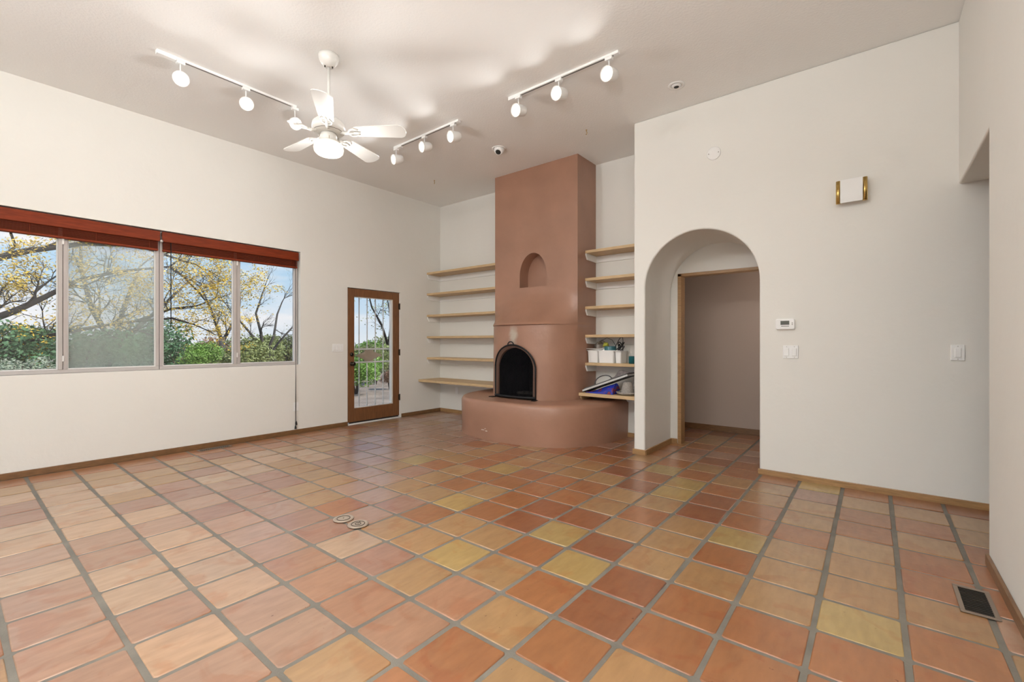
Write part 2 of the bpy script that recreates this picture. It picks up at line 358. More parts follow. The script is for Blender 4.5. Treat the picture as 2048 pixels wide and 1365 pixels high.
# cells of the grid that are real floor (clipped at the walls)
cells = []
for j in range(-15, 19):
    for i in range(-16, 15):
        x0, x1 = OX + i*PX + GW, OX + (i+1)*PX - GW; y0, y1 = OY + j*PY + GW, OY + (j+1)*PY - GW
        xm, ym = (x0+x1)/2, (y0+y1)/2
        if ym < YR or ym > YH: continue
        if ym > YT + .1: lim = (-3.38, 1.18, YH - .001)
        elif ym > YC + .0: lim = ((XL, -2.02, YB) if xm < -2.02 else (AX0, AX1, YT + .2)) 
        else: lim = (XL, XE, 99)
        if y0 < YC < y1 and xm > AX1 + .05: lim = (lim[0], XE, YC)
        a0, a1 = max(x0, lim[0] + .004), min(x1, lim[1] - .004); b0, b1 = max(y0, YR), min(y1, lim[2] - .004)
        if a1 - a0 < .03 or b1 - b0 < .03: continue
        s_, c_ = math.sin(YAW), math.cos(YAW); d = -s_*xm + c_*ym
        u = 1024 + 907.6*(c_*xm + s_*ym)/d if d > .5 else -999; v_ = 684.75 + 907.6*1.2/d if d > .5 else 9999
        seen = d > .6 and -120 < u < 2170 and v_ < 1450 and not (ym > YC and xm > AX1) and not (((xm + 3.55)/1.1)**2 + ((ym - 5.42)/1.25)**2 < .85)
        if xm > XR + .05 and ym < RY0: seen = False
        area = (a1-a0)*(b1-b0)/max(d, .3)**3 if seen else -1
        code = None
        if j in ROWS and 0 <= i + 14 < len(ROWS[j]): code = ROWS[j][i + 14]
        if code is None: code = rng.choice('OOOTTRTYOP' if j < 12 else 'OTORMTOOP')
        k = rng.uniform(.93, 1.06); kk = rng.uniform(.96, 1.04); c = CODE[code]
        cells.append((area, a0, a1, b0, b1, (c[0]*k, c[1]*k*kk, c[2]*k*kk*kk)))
cells.sort(key=lambda q: -q[0])
for n, (area, a0, a1, b0, b1, c) in enumerate(cells[:300]):
    full = abs(a1-a0 - (PX-2*GW)) < 1e-4 and abs(b1-b0 - (PY-2*GW)) < 1e-4
    me = variants[rng.randrange(10)] if full else tile_mesh(a1-a0, b1-b0, n)
    o = bpy.data.objects.new('tile', me); COL.objects.link(o); o.parent = flo
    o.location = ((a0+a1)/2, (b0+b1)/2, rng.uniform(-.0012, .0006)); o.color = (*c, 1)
    o.rotation_euler = (rng.gauss(0, .0025), rng.gauss(0, .0025), rng.choice((0, PI)) if full else 0)
vs = []; fs = []; cols = []
for (area, a0, a1, b0, b1, c) in cells[300:]:
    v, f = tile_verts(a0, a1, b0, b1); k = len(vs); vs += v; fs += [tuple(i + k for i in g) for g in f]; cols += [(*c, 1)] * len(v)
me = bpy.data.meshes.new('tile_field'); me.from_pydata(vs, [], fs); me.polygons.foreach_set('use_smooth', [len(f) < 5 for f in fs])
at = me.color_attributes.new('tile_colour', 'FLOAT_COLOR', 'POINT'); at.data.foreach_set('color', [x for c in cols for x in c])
me.materials.append(M['tilefar']); o = bpy.data.objects.new('tile_field', me); COL.objects.link(o); o.parent = flo; o['kind'] = 'stuff'

# ------------------------------------------------------------------ window in the left wall
GX = XL - .085        # glazing plane
def window(name, y0, y1, ym0, ym1, screen):
    w_ = thing(name, (GX, (y0+y1)/2, WZ0), kind='structure')
    fr = MB(); fx0, fx1 = GX - .035, GX + .03
    zb = WZ0 + .002; zt = WZ1 - .002
    fr.rbox((fx0, y0, zb), (fx1, y1, zb + .035), .003); fr.rbox((fx0, y0, zt - .04), (fx1, y1, zt), .003)
    fr.rbox((fx0, y0, zb + .035), (fx1, y0 + .03, zt - .04), .003); fr.rbox((fx0, y1 - .03, zb + .035), (fx1, y1, zt - .04), .003)
    fo = fr.build('frame', M['alu'], w_)
    st = MB(); st.rbox((fx0 + .004, ym0, zb + .035), (fx1 + .012, (ym0+ym1)/2 - .002, zt - .04), .003); st.build('meeting_stile', M['alu'], w_)
    st = MB(); st.rbox((fx0 + .004, (ym0+ym1)/2 + .002, zb + .035), (fx1 + .004, ym1, zt - .04), .003); st.build('meeting_stile', M['alu'], w_)
    lt = MB(); yy = (ym0+ym1)/2
    for z in (zb + .11, zt - .27): lt.rbox((fx1 + .006, yy - .008, z), (fx1 + .022, yy + .008, z + .055), .003); 
    lt.build('latch', M['alulight'], w_)
    for a, c in ((y0 + .03, ym0), (ym1, y1 - .03)):
        bd = MB(); t_ = .009; z0_, z1_ = zb + .035, zt - .04
        bd.box((GX, a, z0_), (GX + .016, c, z0_ + t_)); bd.box((GX, a, z1_ - t_), (GX + .016, c, z1_)); bd.box((GX, a, z0_ + t_), (GX + .016, a + t_, z1_ - t_)); bd.box((GX, c - t_, z0_ + t_), (GX + .016, c, z1_ - t_))
        bd.build('glazing_bead', M['alulight'], w_)
        MB().box((GX + .002, a + .002, z0_ + .002), (GX + .006, c - .002, z1_ - .002)).build('glass_pane', M['glass'], w_)
    if screen:
        MB().box((GX - .028, ym1 + .002, zb + .037), (GX - .0265, y1 - .032, zt - .042)).build('insect_screen', M['insect'], w_)
    return w_
W_MID = 1.446
window('window_1', WY0 + .004, W_MID - .002, .673, .738, True)
window('window_2', W_MID + .002, WY1 - .014, 2.163, 2.236, False)

# red wooden blinds drawn up under the head of the window
def blind(y0, y1, label, cord, wand):
    t = thing('window_blind', (XL - .035, (y0+y1)/2, WZ1 - .2), label, 'blind', None)
    MB().rbox((XL - .012, y0, 2.272), (XL - .002, y1, 2.378), .003).build('valance', M['blind'], t)
    MB().rbox((XL - .06, y0 + .006, 2.335), (XL - .014, y1 - .006, 2.378), .003).build('headrail', M['blind'], t)
    for k in range(10):
        z = 2.280 - k * .0090
        MB().box((XL - .068, y0 + .012, z), (XL - .018, y1 - .012, z + .0035)).build('slat', M['blind'], t)
    MB().rbox((XL - .068, y0 + .012, 2.172), (XL - .016, y1 - .012, 2.194), .004).build('bottom_rail', M['blind'], t)
    for k in (.06, .36, .66, .94):
        yy = y0 + (y1-y0)*k; MB().box((XL - .0155, yy - .0015, 2.17), (XL - .0145, yy + .0015, 2.335)).build('ladder_cord', M['blind'], t)
    if wand:
        MB().tube([(XL - .004 + .006, wand, 2.27), (XL + .004, wand, 1.80), (XL + .003, wand, 1.365)], .0045, 6).build('tilt_wand', M['iron'], t)
    if cord:
        c = MB()
        c.tube([(XL + .006, cord, 2.27), (XL + .012, cord, 1.4), (XL + .012, cord + .004, .16)], .0028, 5)
        c.tube([(XL + .012, cord + .002, .9), (XL + .014, cord - .006, .13)], .0022, 5)
        cc = c.build('lift_cord', M['black'], t)
        MB().lathe([(.004, .05), (.008, .04), (.014, .005), (.012, 0)], (XL + .016, cord + .006, .115), 10).build('tassel', M['black'], cc)
        MB().lathe([(.004, .05), (.008, .04), (.014, .005), (.012, 0)], (XL + .017, cord - .004, .065), 10).build('tassel', M['black'], cc)
    return t
blind(WY0 + .012, W_MID - .006, 'red stained wooden blind drawn up over the window half with the insect screen', None, None)
blind(W_MID + .012, WY1 - .02, 'red stained wooden blind with long dark lift cord hanging beside the wall outlet', 2.878, 1.533)
# small bracket between the two blinds
tag(MB().lathe([(.013, 0), (.015, .008), (.008, .018), (.003, .022)], (XL - .001, W_MID + .004, 2.275), 10, axis=(1, 0, 0)).build('blind_clip', M['whitegloss']),
    'small white clip at the joint between the two red blinds', 'clip')

# ------------------------------------------------------------------ glazed door
d1 = thing('door_1', (XL - .05, (DY0+DY1)/2, 0), kind='structure')
jb = MB(); jx0, jx1 = XL - .16, XL - .004
jb.box((jx0, DY0 + .001, -.01), (jx1 - .05, DY0 + .012, DZ1 - .012)); jb.box((jx0, DY1 - .012, -.01), (jx1, DY1 - .001, DZ1 - .012)); jb.box((jx0, DY0 + .001, DZ1 - .012), (jx1 - .05, DY1 - .001, DZ1 - .001))
jb.build('jamb', M['white'], d1)
LX0, LX1 = XL - .045, XL - .006
LY0, LY1, LZ0, LZ1 = DY0 + .008, DY1 - .014, .032, DZ1 - .008
GY0, GY1, GZ0, GZ1 = 3.748, 4.432, .232, 1.868
for nm, a, c in (('stile', (LX0, LY0, LZ0), (LX1, GY0, LZ1)), ('stile', (LX0, GY1, LZ0), (LX1, LY1, LZ1)), ('top_rail', (LX0, GY0, GZ1), (LX1, GY1, LZ1)), ('bottom_rail', (LX0, GY0, LZ0), (LX1, GY1, GZ0))):
    MB().rbox(a, c, .004).build(nm, M['doorwood'], d1)
bd = MB(); t_ = .012
bd.box((LX0 + .004, GY0, GZ0), (LX1 - .012, GY1, GZ0 + t_)); bd.box((LX0 + .004, GY0, GZ1 - t_), (LX1 - .012, GY1, GZ1)); bd.box((LX0 + .004, GY0, GZ0 + t_), (LX1 - .012, GY0 + .005, GZ1 - t_)); bd.box((LX0 - .03, GY1 - .024, GZ0 + t_), (LX1 - .012, GY1, GZ1 - t_))
bd.build('glazing_bead', M['alulight'], d1)
MB().box((LX0 + .012, GY0 + .005, GZ0 + t_), (LX0 + .017, GY1 - .024, GZ1 - t_)).build('glass_pane', M['glass'], d1)
MB().rbox((XL - .16, DY0 + .012, -.013), (XL + .004, DY1 - .012, .016), .004).build('threshold', M['alulight'], d1)
MB().rbox((LX1 - .006, LY0 + .02, .018), (LX1 + .004, LY1 - .02, .036), .003).build('door_sweep', M['iron'], d1)
KY = 3.703
kn = MB().lathe([(.030, 0), (.031, .006), (.012, .012), (.011, .034), (.024, .042), (.030, .056), (.026, .070), (.008, .075)], (LX1, KY, .885), 18, axis=(1, 0, 0)).build('knob', M['bronze'], d1)
db = MB().lathe([(.028, 0), (.029, .008), (.022, .014), (.021, .018)], (LX1, KY, 1.022), 18, axis=(1, 0, 0)).rbox((LX1 + .016, KY - .005, 1.006), (LX1 + .032, KY + .005, 1.038), .002).build('deadbolt', M['bronze'], d1)
for z in (1.768, 1.037, .322):
    hg = MB().tube([(XL + .002, LY1 + .004, z - .05), (XL + .002, LY1 + .004, z + .05)], .0075, 8)
    hg.box((XL - .006, LY1 - .018, z - .045), (XL - .0035, LY1 + .01, z + .045)); hg.build('hinge', M['bronze'], d1)

# white security gate outside the door
sg = thing('security_gate', (XL - .21, 4.09, -.14), 'white iron security gate of upright bars outside the glazed door', 'gate')
SX = XL - .225
sy = lambda y: y * (SX / XL)          # same bars, read a little further out
for y in (3.82, 3.955, 4.098, 4.238): MB().rbox((SX - .0065, sy(y) - .0065, -.1), (SX + .0065, sy(y) + .0065, 2.10), .002).build('bar', M['barwhite'], sg)
for y in (3.66, 4.60): MB().rbox((SX - .014, sy(y) - .014, -.14), (SX + .014, sy(y) + .014, 2.14), .002).build('gate_post', M['barwhite'], sg)
for z in (1.093, .892): MB().rbox((SX - .010, sy(3.66), z - .012), (SX + .010, sy(4.60), z + .012), .002).build('cross_rail', M['barwhite'], sg)
for z in (-.11, 2.11): MB().rbox((SX - .012, sy(3.66), z - .014), (SX + .012, sy(4.60), z + .014), .002).build('cross_rail', M['barwhite'], sg)
lp = [(-.235, 0), (-.16, .028), (-.09, .05), (-.07, .085), (.07, .085), (.09, .055), (.16, .034), (.225, .012), (.235, -.012), (.16, -.03), (.09, -.052), (.07, -.088), (-.07, -.088), (-.09, -.055), (-.16, -.03)]
MB().prism([(sy(3.975) + a, .993 + z) for a, z in lp], SX + .011, SX + .019, 'x').build('lock_plate', M['tanplate'], sg)

# ------------------------------------------------------------------ outside: ground, bushes, trees
struct(MB().box((-160, -120, -.6), (XL - T, 160, -.16)).build('ground', M['gravel']))
def leaf_mesh(name, n, rad, size, m, seed, shell=.55, sq=.8):
    """a leafy crown: lobes of small folded leaves"""
    q = random.Random(seed); vs = []; fs = []
    lobes = [(Vector((q.uniform(-.55, .55), q.uniform(-.55, .55), q.uniform(-.3, .5))), q.uniform(.38, .6)) for _ in range(9)]
    for _ in range(n):
        c0, lr = q.choice(lobes)
        d = Vector((q.gauss(0, 1), q.gauss(0, 1), q.gauss(0, 1))).normalized() * lr * (q.uniform(shell, 1))
        p = (c0 + d) * rad; p.z *= sq
        a = Vector((q.gauss(0, 1), q.gauss(0, 1), q.gauss(0, .6))).normalized(); b_ = a.cross(Vector((q.gauss(0, 1), q.gauss(0, 1), q.gauss(0, 1)))).normalized()
        s = size * q.uniform(.6, 1.4); k = len(vs)
        vs += [p - a*s, p - b_*s*.45, p + a*s, p + b_*s*.45]; fs.append((k, k+1, k+2, k+3))
    me = bpy.data.meshes.new(name); me.from_pydata(vs, [], fs); me.materials.append(m); return me
bushm = {k: [leaf_mesh('foliage', 5200, 1.0, .045, M[k], 50 + 7*i + n) for i in range(2)] for n, k in enumerate(('gleaf', 'sleaf', 'oleaf', 'bleaf', 'rleaf'))}
brs = random.Random(5)
def bush(x, y, r, k, label, group=None, top=None, cat='bush', name='bush'):
    top = top if top is not None else r * 1.5 - .16
    t = thing(name, (x, y, -.18), label, cat, group)
    st = MB()
    for q in range(5):
        a = brs.uniform(0, 6.28); st.tube([(x, y, -.2), (x + .25*r*math.cos(a), y + .25*r*math.sin(a), top*.45), (x + .5*r*math.cos(a), y + .5*r*math.sin(a), top*.85)], [.03, .02, .008], 5)
    st.build('stem', M['barkgrey'], t)
    f = bpy.data.objects.new('foliage', brs.choice(bushm[k])); COL.objects.link(f); f.parent = t
    f.location = (0, 0, top - r*.72 + .18); f.scale = (r, r, r); f.rotation_euler = (0, 0, brs.uniform(0, 6.28)); f['kind'] = 'stuff'
    return t
G = 'bushes beyond the window'
WB = {(-11.3, .55): 'dense dark green bush at the foot of the yellow-leaved tree', (-14.0, 1.9): 'dense dark green bush behind the screened window pane', (-17.3, 3.7): 'large dark green bush behind the small bright green one',
      (-13.9, 4.9): 'olive green bush between the yellow-leaved and the bare tree', (-17.6, 6.9): 'olive green bush behind the trunk of the bare tree', (-21, 9.7): 'farthest olive green bush by the end jamb of the window'}
for x, y, r, k in ((-11.3, .55, .80, 'gleaf'), (-14.0, 1.9, 1.2, 'gleaf'), (-17.3, 3.7, 1.45, 'gleaf'), (-13.9, 4.9, 1.1, 'oleaf'), (-17.6, 6.9, 1.2, 'oleaf'), (-21, 9.7, 1.3, 'oleaf')):
    bush(x, y, r, k, WB[(x, y)], G, top=1.2 + .10*(-x - 12)*.3 + (.48 if k == 'gleaf' else .12))
bush(-9.6, .62, .42, 'sleaf', 'pale silvery sage bush below the big yellow-leaved tree', top=1.02)
bush(-11.2, 3.38, .5, 'bleaf', 'small bright green bush behind the pane with the tilt wand', top=1.28)
bush(-22, 7.2, 2.0, 'rleaf', 'brownish russet thicket far behind the yellow-leaved tree', top=1.6)
G2 = 'bushes outside the glazed door'
for x, y, r, k, tp, lb in ((-10.6, 6.75, .72, 'bleaf', 1.0, 'bright green bush nearest the security gate outside the glazed door'), (-12.5, 8.65, .8, 'oleaf', 1.15, 'olive green bush behind the russet one outside the glazed door'),
                       (-14.7, 9.5, 1.0, 'bleaf', 1.4, 'taller bright green bush further back outside the glazed door'), (-17.4, 12.2, 1.25, 'oleaf', 1.5, 'farthest olive green bush under the tree outside the glazed door')):
    bush(x, y, r, k, lb, G2, top=tp)
bush(-10.8, 7.97, .33, 'rleaf', 'low russet dry bush by the gravel outside the glazed door', G2, top=.45)

def grow(mb, tips, q, p, d, ln, r, depth, kids=(3, 4), spread=.75, curl=.22, up=.05, n=4):
    pts = [Vector(p)]; rs = [r]; d = Vector(d).normalized()
    for k in range(n):
        d = (d + Vector((q.gauss(0, curl), q.gauss(0, curl), q.gauss(0, curl) + up))).normalized()
        pts.append(pts[-1] + d * ln / n); rs.append(r * (1 - .6 * (k+1)/n))
    mb.tube(pts, rs, 5 if r > .02 else 3, caps=False)
    if depth == 0: tips.append(pts[-1]); tips.append(pts[-2]); return
    for _ in range(q.randint(*kids)):
        k = q.randint(1, n); a = Vector((q.gauss(0, 1), q.gauss(0, 1), q.gauss(0, .8))).normalized()
        nd = ((pts[k] - pts[k-1]).normalized() + a * spread).normalized()
        grow(mb, tips, q, pts[k], nd, ln * q.uniform(.5, .78), rs[k] * .72, depth - 1, kids, spread, curl, up, n)
def leaves(tips, q, m, frac, per, rad, size, parent, name='leaves'):
    vs = []; fs = []; o0 = ORG[parent.name]
    for t in tips:
        if q.random() > frac: continue
        for _ in range(per):
            p = t + Vector((q.gauss(0, rad), q.gauss(0, rad), q.gauss(0, rad*.7))) - o0
            a = Vector((q.gauss(0, 1), q.gauss(0, 1), q.gauss(0, .5))).normalized(); b_ = a.cross(Vector((q.gauss(0, 1), q.gauss(0, 1), q.gauss(0, 1)))).normalized()
            s = size * q.uniform(.6, 1.4); k = len(vs); vs += [p - a*s, p - b_*s*.4, p + a*s, p + b_*s*.4]; fs.append((k, k+1, k+2, k+3))
    me = bpy.data.meshes.new(name); me.from_pydata(vs, [], fs); me.materials.append(m)
    o = bpy.data.objects.new(name, me); COL.objects.link(o); o.parent = parent; o['kind'] = 'stuff'; return o
def tree(name, label, base_, limbs, seed, depth, m, leafm=None, frac=.5, per=9, lsize=.05, lrad=.14, ln=1.5, kids=(3, 4), spread=.75, curl=.22, every=1):
    """limbs: list of (points, r0, r1): hand-placed trunk and boughs; side branches grow from them"""
    q = random.Random(seed); t = thing(name, base_, label, 'tree'); tips = []
    tr = MB()
    br = MB()
    for k, (pts, r0, r1) in enumerate(limbs):
        n = len(pts); rs = [r0 + (r1-r0)*i/(n-1) for i in range(n)]
        tr.tube(pts, rs, 8)
        if k == 0 and len(limbs) > 1: continue
        for i in range(1, n):
            for _ in range(every):
                a, b_ = Vector(pts[i-1]), Vector(pts[i]); f = q.random(); p = a.lerp(b_, f)
                dd = ((b_-a).normalized() * .5 + Vector((q.gauss(0, .6), q.gauss(0, .6), q.gauss(.35, .5)))).normalized()
                grow(br, tips, q, p, dd, ln * q.uniform(.7, 1.2), rs[i] * .55, depth, kids, spread, curl)
        grow(br, tips, q, pts[-1], Vector(pts[-1]) - Vector(pts[-2]), ln, rs[-1], depth, kids, spread, curl)
    tr.build('trunk', m, t); bo = br.build('branches', m, t); bo['kind'] = 'stuff'
    if leafm: leaves(tips, q, leafm, frac, per, lrad, lsize, t)
    return t
# the big yellow-leaved tree: trunk just outside the frame, boughs reaching across the panes
tree('locust_tree', 'big dark-limbed tree with sparse yellow leaves reaching across the wide window', (-11.0, .15, -.2), [
    ([(-11.0, .15, -.25), (-11.0, .2, .7), (-11.05, .3, 1.5), (-11.0, .25, 2.6), (-10.9, .1, 4.2)], .20, .08),
    ([(-11.05, .3, 1.45), (-11.0, .75, 1.72), (-11.0, 1.06, 1.95), (-11.0, 1.5, 2.3), (-11.2, 2.1, 2.55), (-11.3, 2.9, 2.75)], .058, .018),
    ([(-11.0, .2, .85), (-11.0, .58, 1.08), (-11.0, 1.1, 1.30), (-11.2, 1.75, 1.48), (-11.4, 2.4, 1.62), (-11.5, 3.0, 1.70), (-11.5, 3.4, 1.58)], .045, .016),
    ([(-11.0, .25, 2.4), (-11.2, .9, 2.75), (-11.3, 1.6, 3.0), (-11.3, 2.4, 3.1), (-11.4, 3.2, 2.9)], .06, .02),
    ([(-11.4, 2.4, 1.62), (-11.6, 3.0, 1.9), (-11.7, 3.5, 2.0), (-11.8, 3.9, 2.2)], .03, .012),
    ([(-11.3, 2.9, 2.75), (-11.5, 3.2, 2.6), (-11.6, 3.5, 2.3), (-11.7, 3.8, 1.95)], .03, .012),
    ], 11, 3, M['bark'], M['yleaf'], frac=.24, per=18, lsize=.024, lrad=.065, ln=.8, kids=(3, 4), every=2, curl=.3)
# bare many-stemmed tree standing in the last pane, and one behind it
tree('bare_tree', 'bare many-stemmed tree against the blue sky in the window end pane', (-15.0, 6.3, -.2), [
    ([(-15, 6.3, -.25), (-15, 6.3, .9)], .10, .08),
    ([(-15, 6.3, .7), (-15.1, 6.25, 1.5), (-15.1, 6.1, 2.1), (-15, 6.25, 2.7)], .06, .02),
    ([(-15, 6.3, .7), (-14.9, 6.0, 1.3), (-14.9, 5.6, 1.8), (-14.9, 5.35, 2.1)], .05, .018),
    ([(-15, 6.3, .7), (-15, 6.6, 1.4), (-15.1, 6.75, 2.1), (-15.1, 6.9, 2.5)], .05, .018),
    ([(-15, 6.35, .6), (-15.1, 6.8, 1.2), (-15, 7.2, 1.7), (-15.1, 7.4, 2.1)], .045, .015),
    ], 23, 3, M['barkgrey'], M['oleaf'], frac=.06, per=4, lsize=.022, ln=.62, kids=(3, 4), spread=.5, curl=.16, every=1)
tree('far_tree', 'hazy grey-green tree behind the bare tree in the wide window', (-19.0, 6.5, -.2), [
    ([(-19, 6.5, -.25), (-19, 6.5, 1.4)], .14, .10),
    ([(-19, 6.5, 1.2), (-19, 6.2, 2.2), (-19, 5.9, 3.0)], .07, .03), ([(-19, 6.5, 1.2), (-19, 6.9, 2.0), (-19, 7.1, 2.6)], .07, .03),
    ], 29, 2, M['barkgrey'], M['sleaf'], frac=.9, per=7, lsize=.05, lrad=.2, ln=.9)
# fine twiggy tree behind the screened pane
tree('twiggy_tree', 'fine twiggy grey tree behind the screened window pane', (-14.5, 2.6, -.2), [
    ([(-14.5, 2.6, -.25), (-14.5, 2.6, 1.3)], .12, .09),
    ([(-14.5, 2.6, 1.1), (-14.5, 2.2, 2.0), (-14.4, 2.0, 2.9), (-14.4, 2.0, 3.8)], .07, .02), ([(-14.5, 2.6, 1.1), (-14.5, 2.8, 2.1), (-14.5, 3.1, 3.1)], .07, .02), ([(-14.5, 2.6, 1.0), (-14.6, 3.2, 1.7), (-14.6, 3.8, 2.4), (-14.6, 4.3, 3.0)], .06, .02),
    ], 37, 2, M['barkgrey'], M['sleaf'], frac=.5, per=5, lsize=.035, ln=1.0, kids=(3, 5), every=2)
# tree seen through the door
tree('door_tree', 'thin-branched leafy tree seen through the bars of the glazed door', (-13.5, 9.9, -.2), [
    ([(-13.5, 9.9, -.25), (-13.5, 9.9, 1.2)], .10, .07),
    ([(-13.5, 9.9, 1.0), (-13.5, 9.6, 1.8), (-13.5, 9.2, 2.4), (-13.5, 9.0, 3.1)], .05, .015), ([(-13.5, 9.9, 1.1), (-13.5, 10.0, 2.0), (-13.5, 9.8, 2.9)], .05, .015),
    ], 41, 2, M['bark'], M['oleaf'], frac=.45, per=5, lsize=.04, ln=.7)

# ------------------------------------------------------------------ kiva fireplace
FX0, FX1, FY = -4.252, -2.893, 4.945
fcx = (FX0 + FX1) / 2; fhw = (FX1 - FX0) / 2
def bulge(x):
    t = min(1, abs((x - fcx) / fhw)); return 1 - t ** 2.8
NX = 48
def amount(z):
    if z < 1.418: return .40 + .03 * (1.418 - z)
    s = min(1, (z - 1.43) / .49); return .435 * (1 - s) ** 2.0 if s > 0 else .435
zs = [.40, .6, .8, 1.0, 1.2, 1.35, 1.404, 1.4185] + [1.4186, 1.424, 1.436] + [1.46 + .47 * k / 12 for k in range(13)] + [2.1, 2.6, 3.1, H - .0005]
vs = []; fs = []
for iz, z in enumerate(zs):
    am = amount(z)
    if iz == 8: am = .425
    if iz == 7: am = .40
    for ix in range(NX + 1):
        x = FX0 + (FX1 - FX0) * ix / NX; vs.append((x, FY - am * bulge(x), z))
    vs.append((FX1, YB - .0005, z)); vs.append((FX0, YB - .0005, z))
R_ = NX + 3
for iz in range(len(zs) - 1):
    for ix in range(R_):
        a = iz * R_ + ix; b_ = iz * R_ + (ix + 1) % R_; fs.append((a, b_, b_ + R_, a + R_))
fs += [tuple(range(R_ - 1, -1, -1)), tuple(range((len(zs)-1)*R_, len(zs)*R_))]
fp = thing('fireplace', (fcx, 4.9, 0), 'terracotta plaster kiva fireplace with curved bench and tall chimney breast', 'fireplace')
body = MB().add(vs, fs, False).build('chimney_breast', M['claybreast'], fp)
def archpoly(x0, x1, z0, zsp, ztop, n=24, p=1.0):
    cx, rx = (x0 + x1)/2, (x1 - x0)/2
    return [(x0, z0), (x1, z0)] + [(cx + rx*math.cos(PI*k/n), zsp + (ztop - zsp) * math.sin(PI*k/n) ** p) for k in range(n + 1)]
cut = []
cut.append(MB().prism(archpoly(-3.806, -3.366, 1.945, 2.10, 2.402), FY - .05, FY + .19, 'y').build('cutter', M['clay']))
KX0, KX1, KZ0, KZ1, KZT = -3.865, -3.30, .42, .86, 1.13
cut.append(MB().prism(archpoly(KX0, KX1, KZ0, KZ1, KZT), FY - .8, FY + .30, 'y').build('cutter', M['clay']))
for c in cut:
    md = body.modifiers.new('b', 'BOOLEAN'); md.operation = 'DIFFERENCE'; md.solver = 'EXACT'; md.object = c
dg = bpy.context.evaluated_depsgraph_get(); dg.update()
nm = bpy.data.meshes.new_from_object(body.evaluated_get(dg)); body.modifiers.clear(); body.data = nm
for c in cut: bpy.data.objects.remove(c)
for q in nm.polygons: q.use_smooth = True
nm.set_sharp_from_angle(angle=math.radians(32))
# sooty lining of the firebox, with the hearth floor
ln_ = MB(); ap = archpoly(KX0 + .002, KX1 - .002, .482, KZ1, KZT - .002); n = len(ap)
y0_, y1_ = FY - .362, FY + .298
ln_.add([(x, y0_, z) for x, z in ap] + [(x, y1_, z) for x, z in ap], [(i, (i+1) % n, (i+1) % n + n, i+n) for i in range(n)] + [tuple(range(n, 2*n))])
ln_.build('firebox_lining', M['soot'], fp)
# curved bench
def sup(cx, cy, a, b, e, n=56):
    out = []
    for k in range(n + 1):
        th = PI + PI * k / n; c, s = math.cos(th), math.sin(th)
        out.append((cx + a * math.copysign(abs(c) ** (2/e), c), cy + b * math.copysign(abs(s) ** (2/e), s)))
    return out
bx, BZ = -3.55, .478
rings = [(0.0, -.008), (0.0, .12), (-.004, .30), (-.006, .43), (.004, .452), (.016, .468), (.034, .476), (.06, BZ)]
vs = []; n_ = 57
for ins, z in rings:
    ring = sup(bx, YB, 1.112 - ins, 1.262 - ins, 2.75)
    vs += [(x, min(y, YB - .0005), z) for x, y in ring]
fs = []
for l in range(len(rings) - 1):
    for k in range(n_):
        a = l*n_ + k; b_ = l*n_ + (k+1) % n_; fs.append((a, b_, b_ + n_, a + n_))
fs += [tuple(range(n_ - 1, -1, -1)), tuple(range((len(rings)-1)*n_, len(rings)*n_))]
be = MB().add(vs, fs, True).build('bench', M['clay'], fp, auto=50)
# pale scuff and chips: their own small raised flakes of bare plaster
def on_body(x, z, off): return Vector((x, FY - amount(z) * bulge(x) - off, z))
fk = MB(); q = random.Random(3)
pts = [(-3.71 + .05*math.sin(.9*k) , 1.40 - .2*k/9) for k in range(10)]
flk = mat('bare_plaster', (.52, .46, .38), .8, var=(20, .25))
chip = MB()
for (x, y, z, w_, h_) in ((-3.78, 0, .115, .05, .006), (-3.72, 0, .108, .03, .008), (-3.74, 0, .135, .02, .004)):
    t = abs((x - bx)/1.112); yy = YB - 1.262 * (1 - t ** 2.75) ** (1/2.75)
    chip.box((x - w_/2, yy - .003, z - h_/2), (x + w_/2, yy + .02, z + h_/2))
chip.build('chip', mat('white_chip', (.8, .76, .7), .8), be)
# charred wood and ash on the firebox floor
for k in range(3):
    a = (.25, -.2, .1)[k]; cx = (-3.66, -3.46, -3.57)[k]; cy = FY + (-.06, .05, .19)[k]
    MB().tube([(cx - .12*math.cos(a), cy - .12*math.sin(a), .505), (cx, cy, .51 + q.uniform(0, .03)), (cx + .12*math.cos(a), cy + .12*math.sin(a), .51)], [.026, .03, .02], 7).build('charred_log', M['ash'], None)
for k, o in enumerate([o for o in COL.objects if o.name.startswith('charred_log')]): tag(o, ('charred log just behind the fire screen', 'charred log in the middle of the firebox', 'charred log against the sooty back of the firebox')[k], 'log', 'charred logs in the firebox')

# iron fire screen standing in front of the opening
SX0, SX1 = -3.915, -3.255
def scr(t, z): # follow the curved front
    x = SX0 + (SX1 - SX0) * t; return Vector((x, FY - .43 * bulge(x) - .018, z))
fsn = thing('fire_screen', ((SX0+SX1)/2, FY - .44, BZ), 'arched black iron fire screen with loop handle on the fireplace bench', 'fire screen')
ap = archpoly(0, 1, BZ + .012, .86, 1.165, 30)
outl = [scr(x, z) for x, z in ap]
MB().tube(outl, .011, 8, closed=True).build('frame', M['iron'], fsn)
nn = 16; mv = []; mf = []
for iz in range(13):
    for ix in range(nn + 1):
        t = ix / nn; tc = min(max(t, .0), 1.0); rx = abs(2*t - 1); ztop = .86 + .305 * math.sqrt(max(0, 1 - rx*rx))
        mv.append(scr(t, BZ + .012 + (ztop - BZ - .012) * iz / 12))
for iz in range(12):
    for ix in range(nn): a = iz*(nn+1) + ix; mf.append((a, a+1, a+nn+2, a+nn+1))
MB().add(mv, mf, True).build('mesh_panel', M['firemesh'], fsn)
hp = scr(.47, 1.165)
MB().tube([hp + Vector((-.045*math.cos(a), -.004, .004 + .036*math.sin(a))) for a in [PI*k/12 for k in range(13)]], .0075, 8).build('handle', M['iron'], fsn)
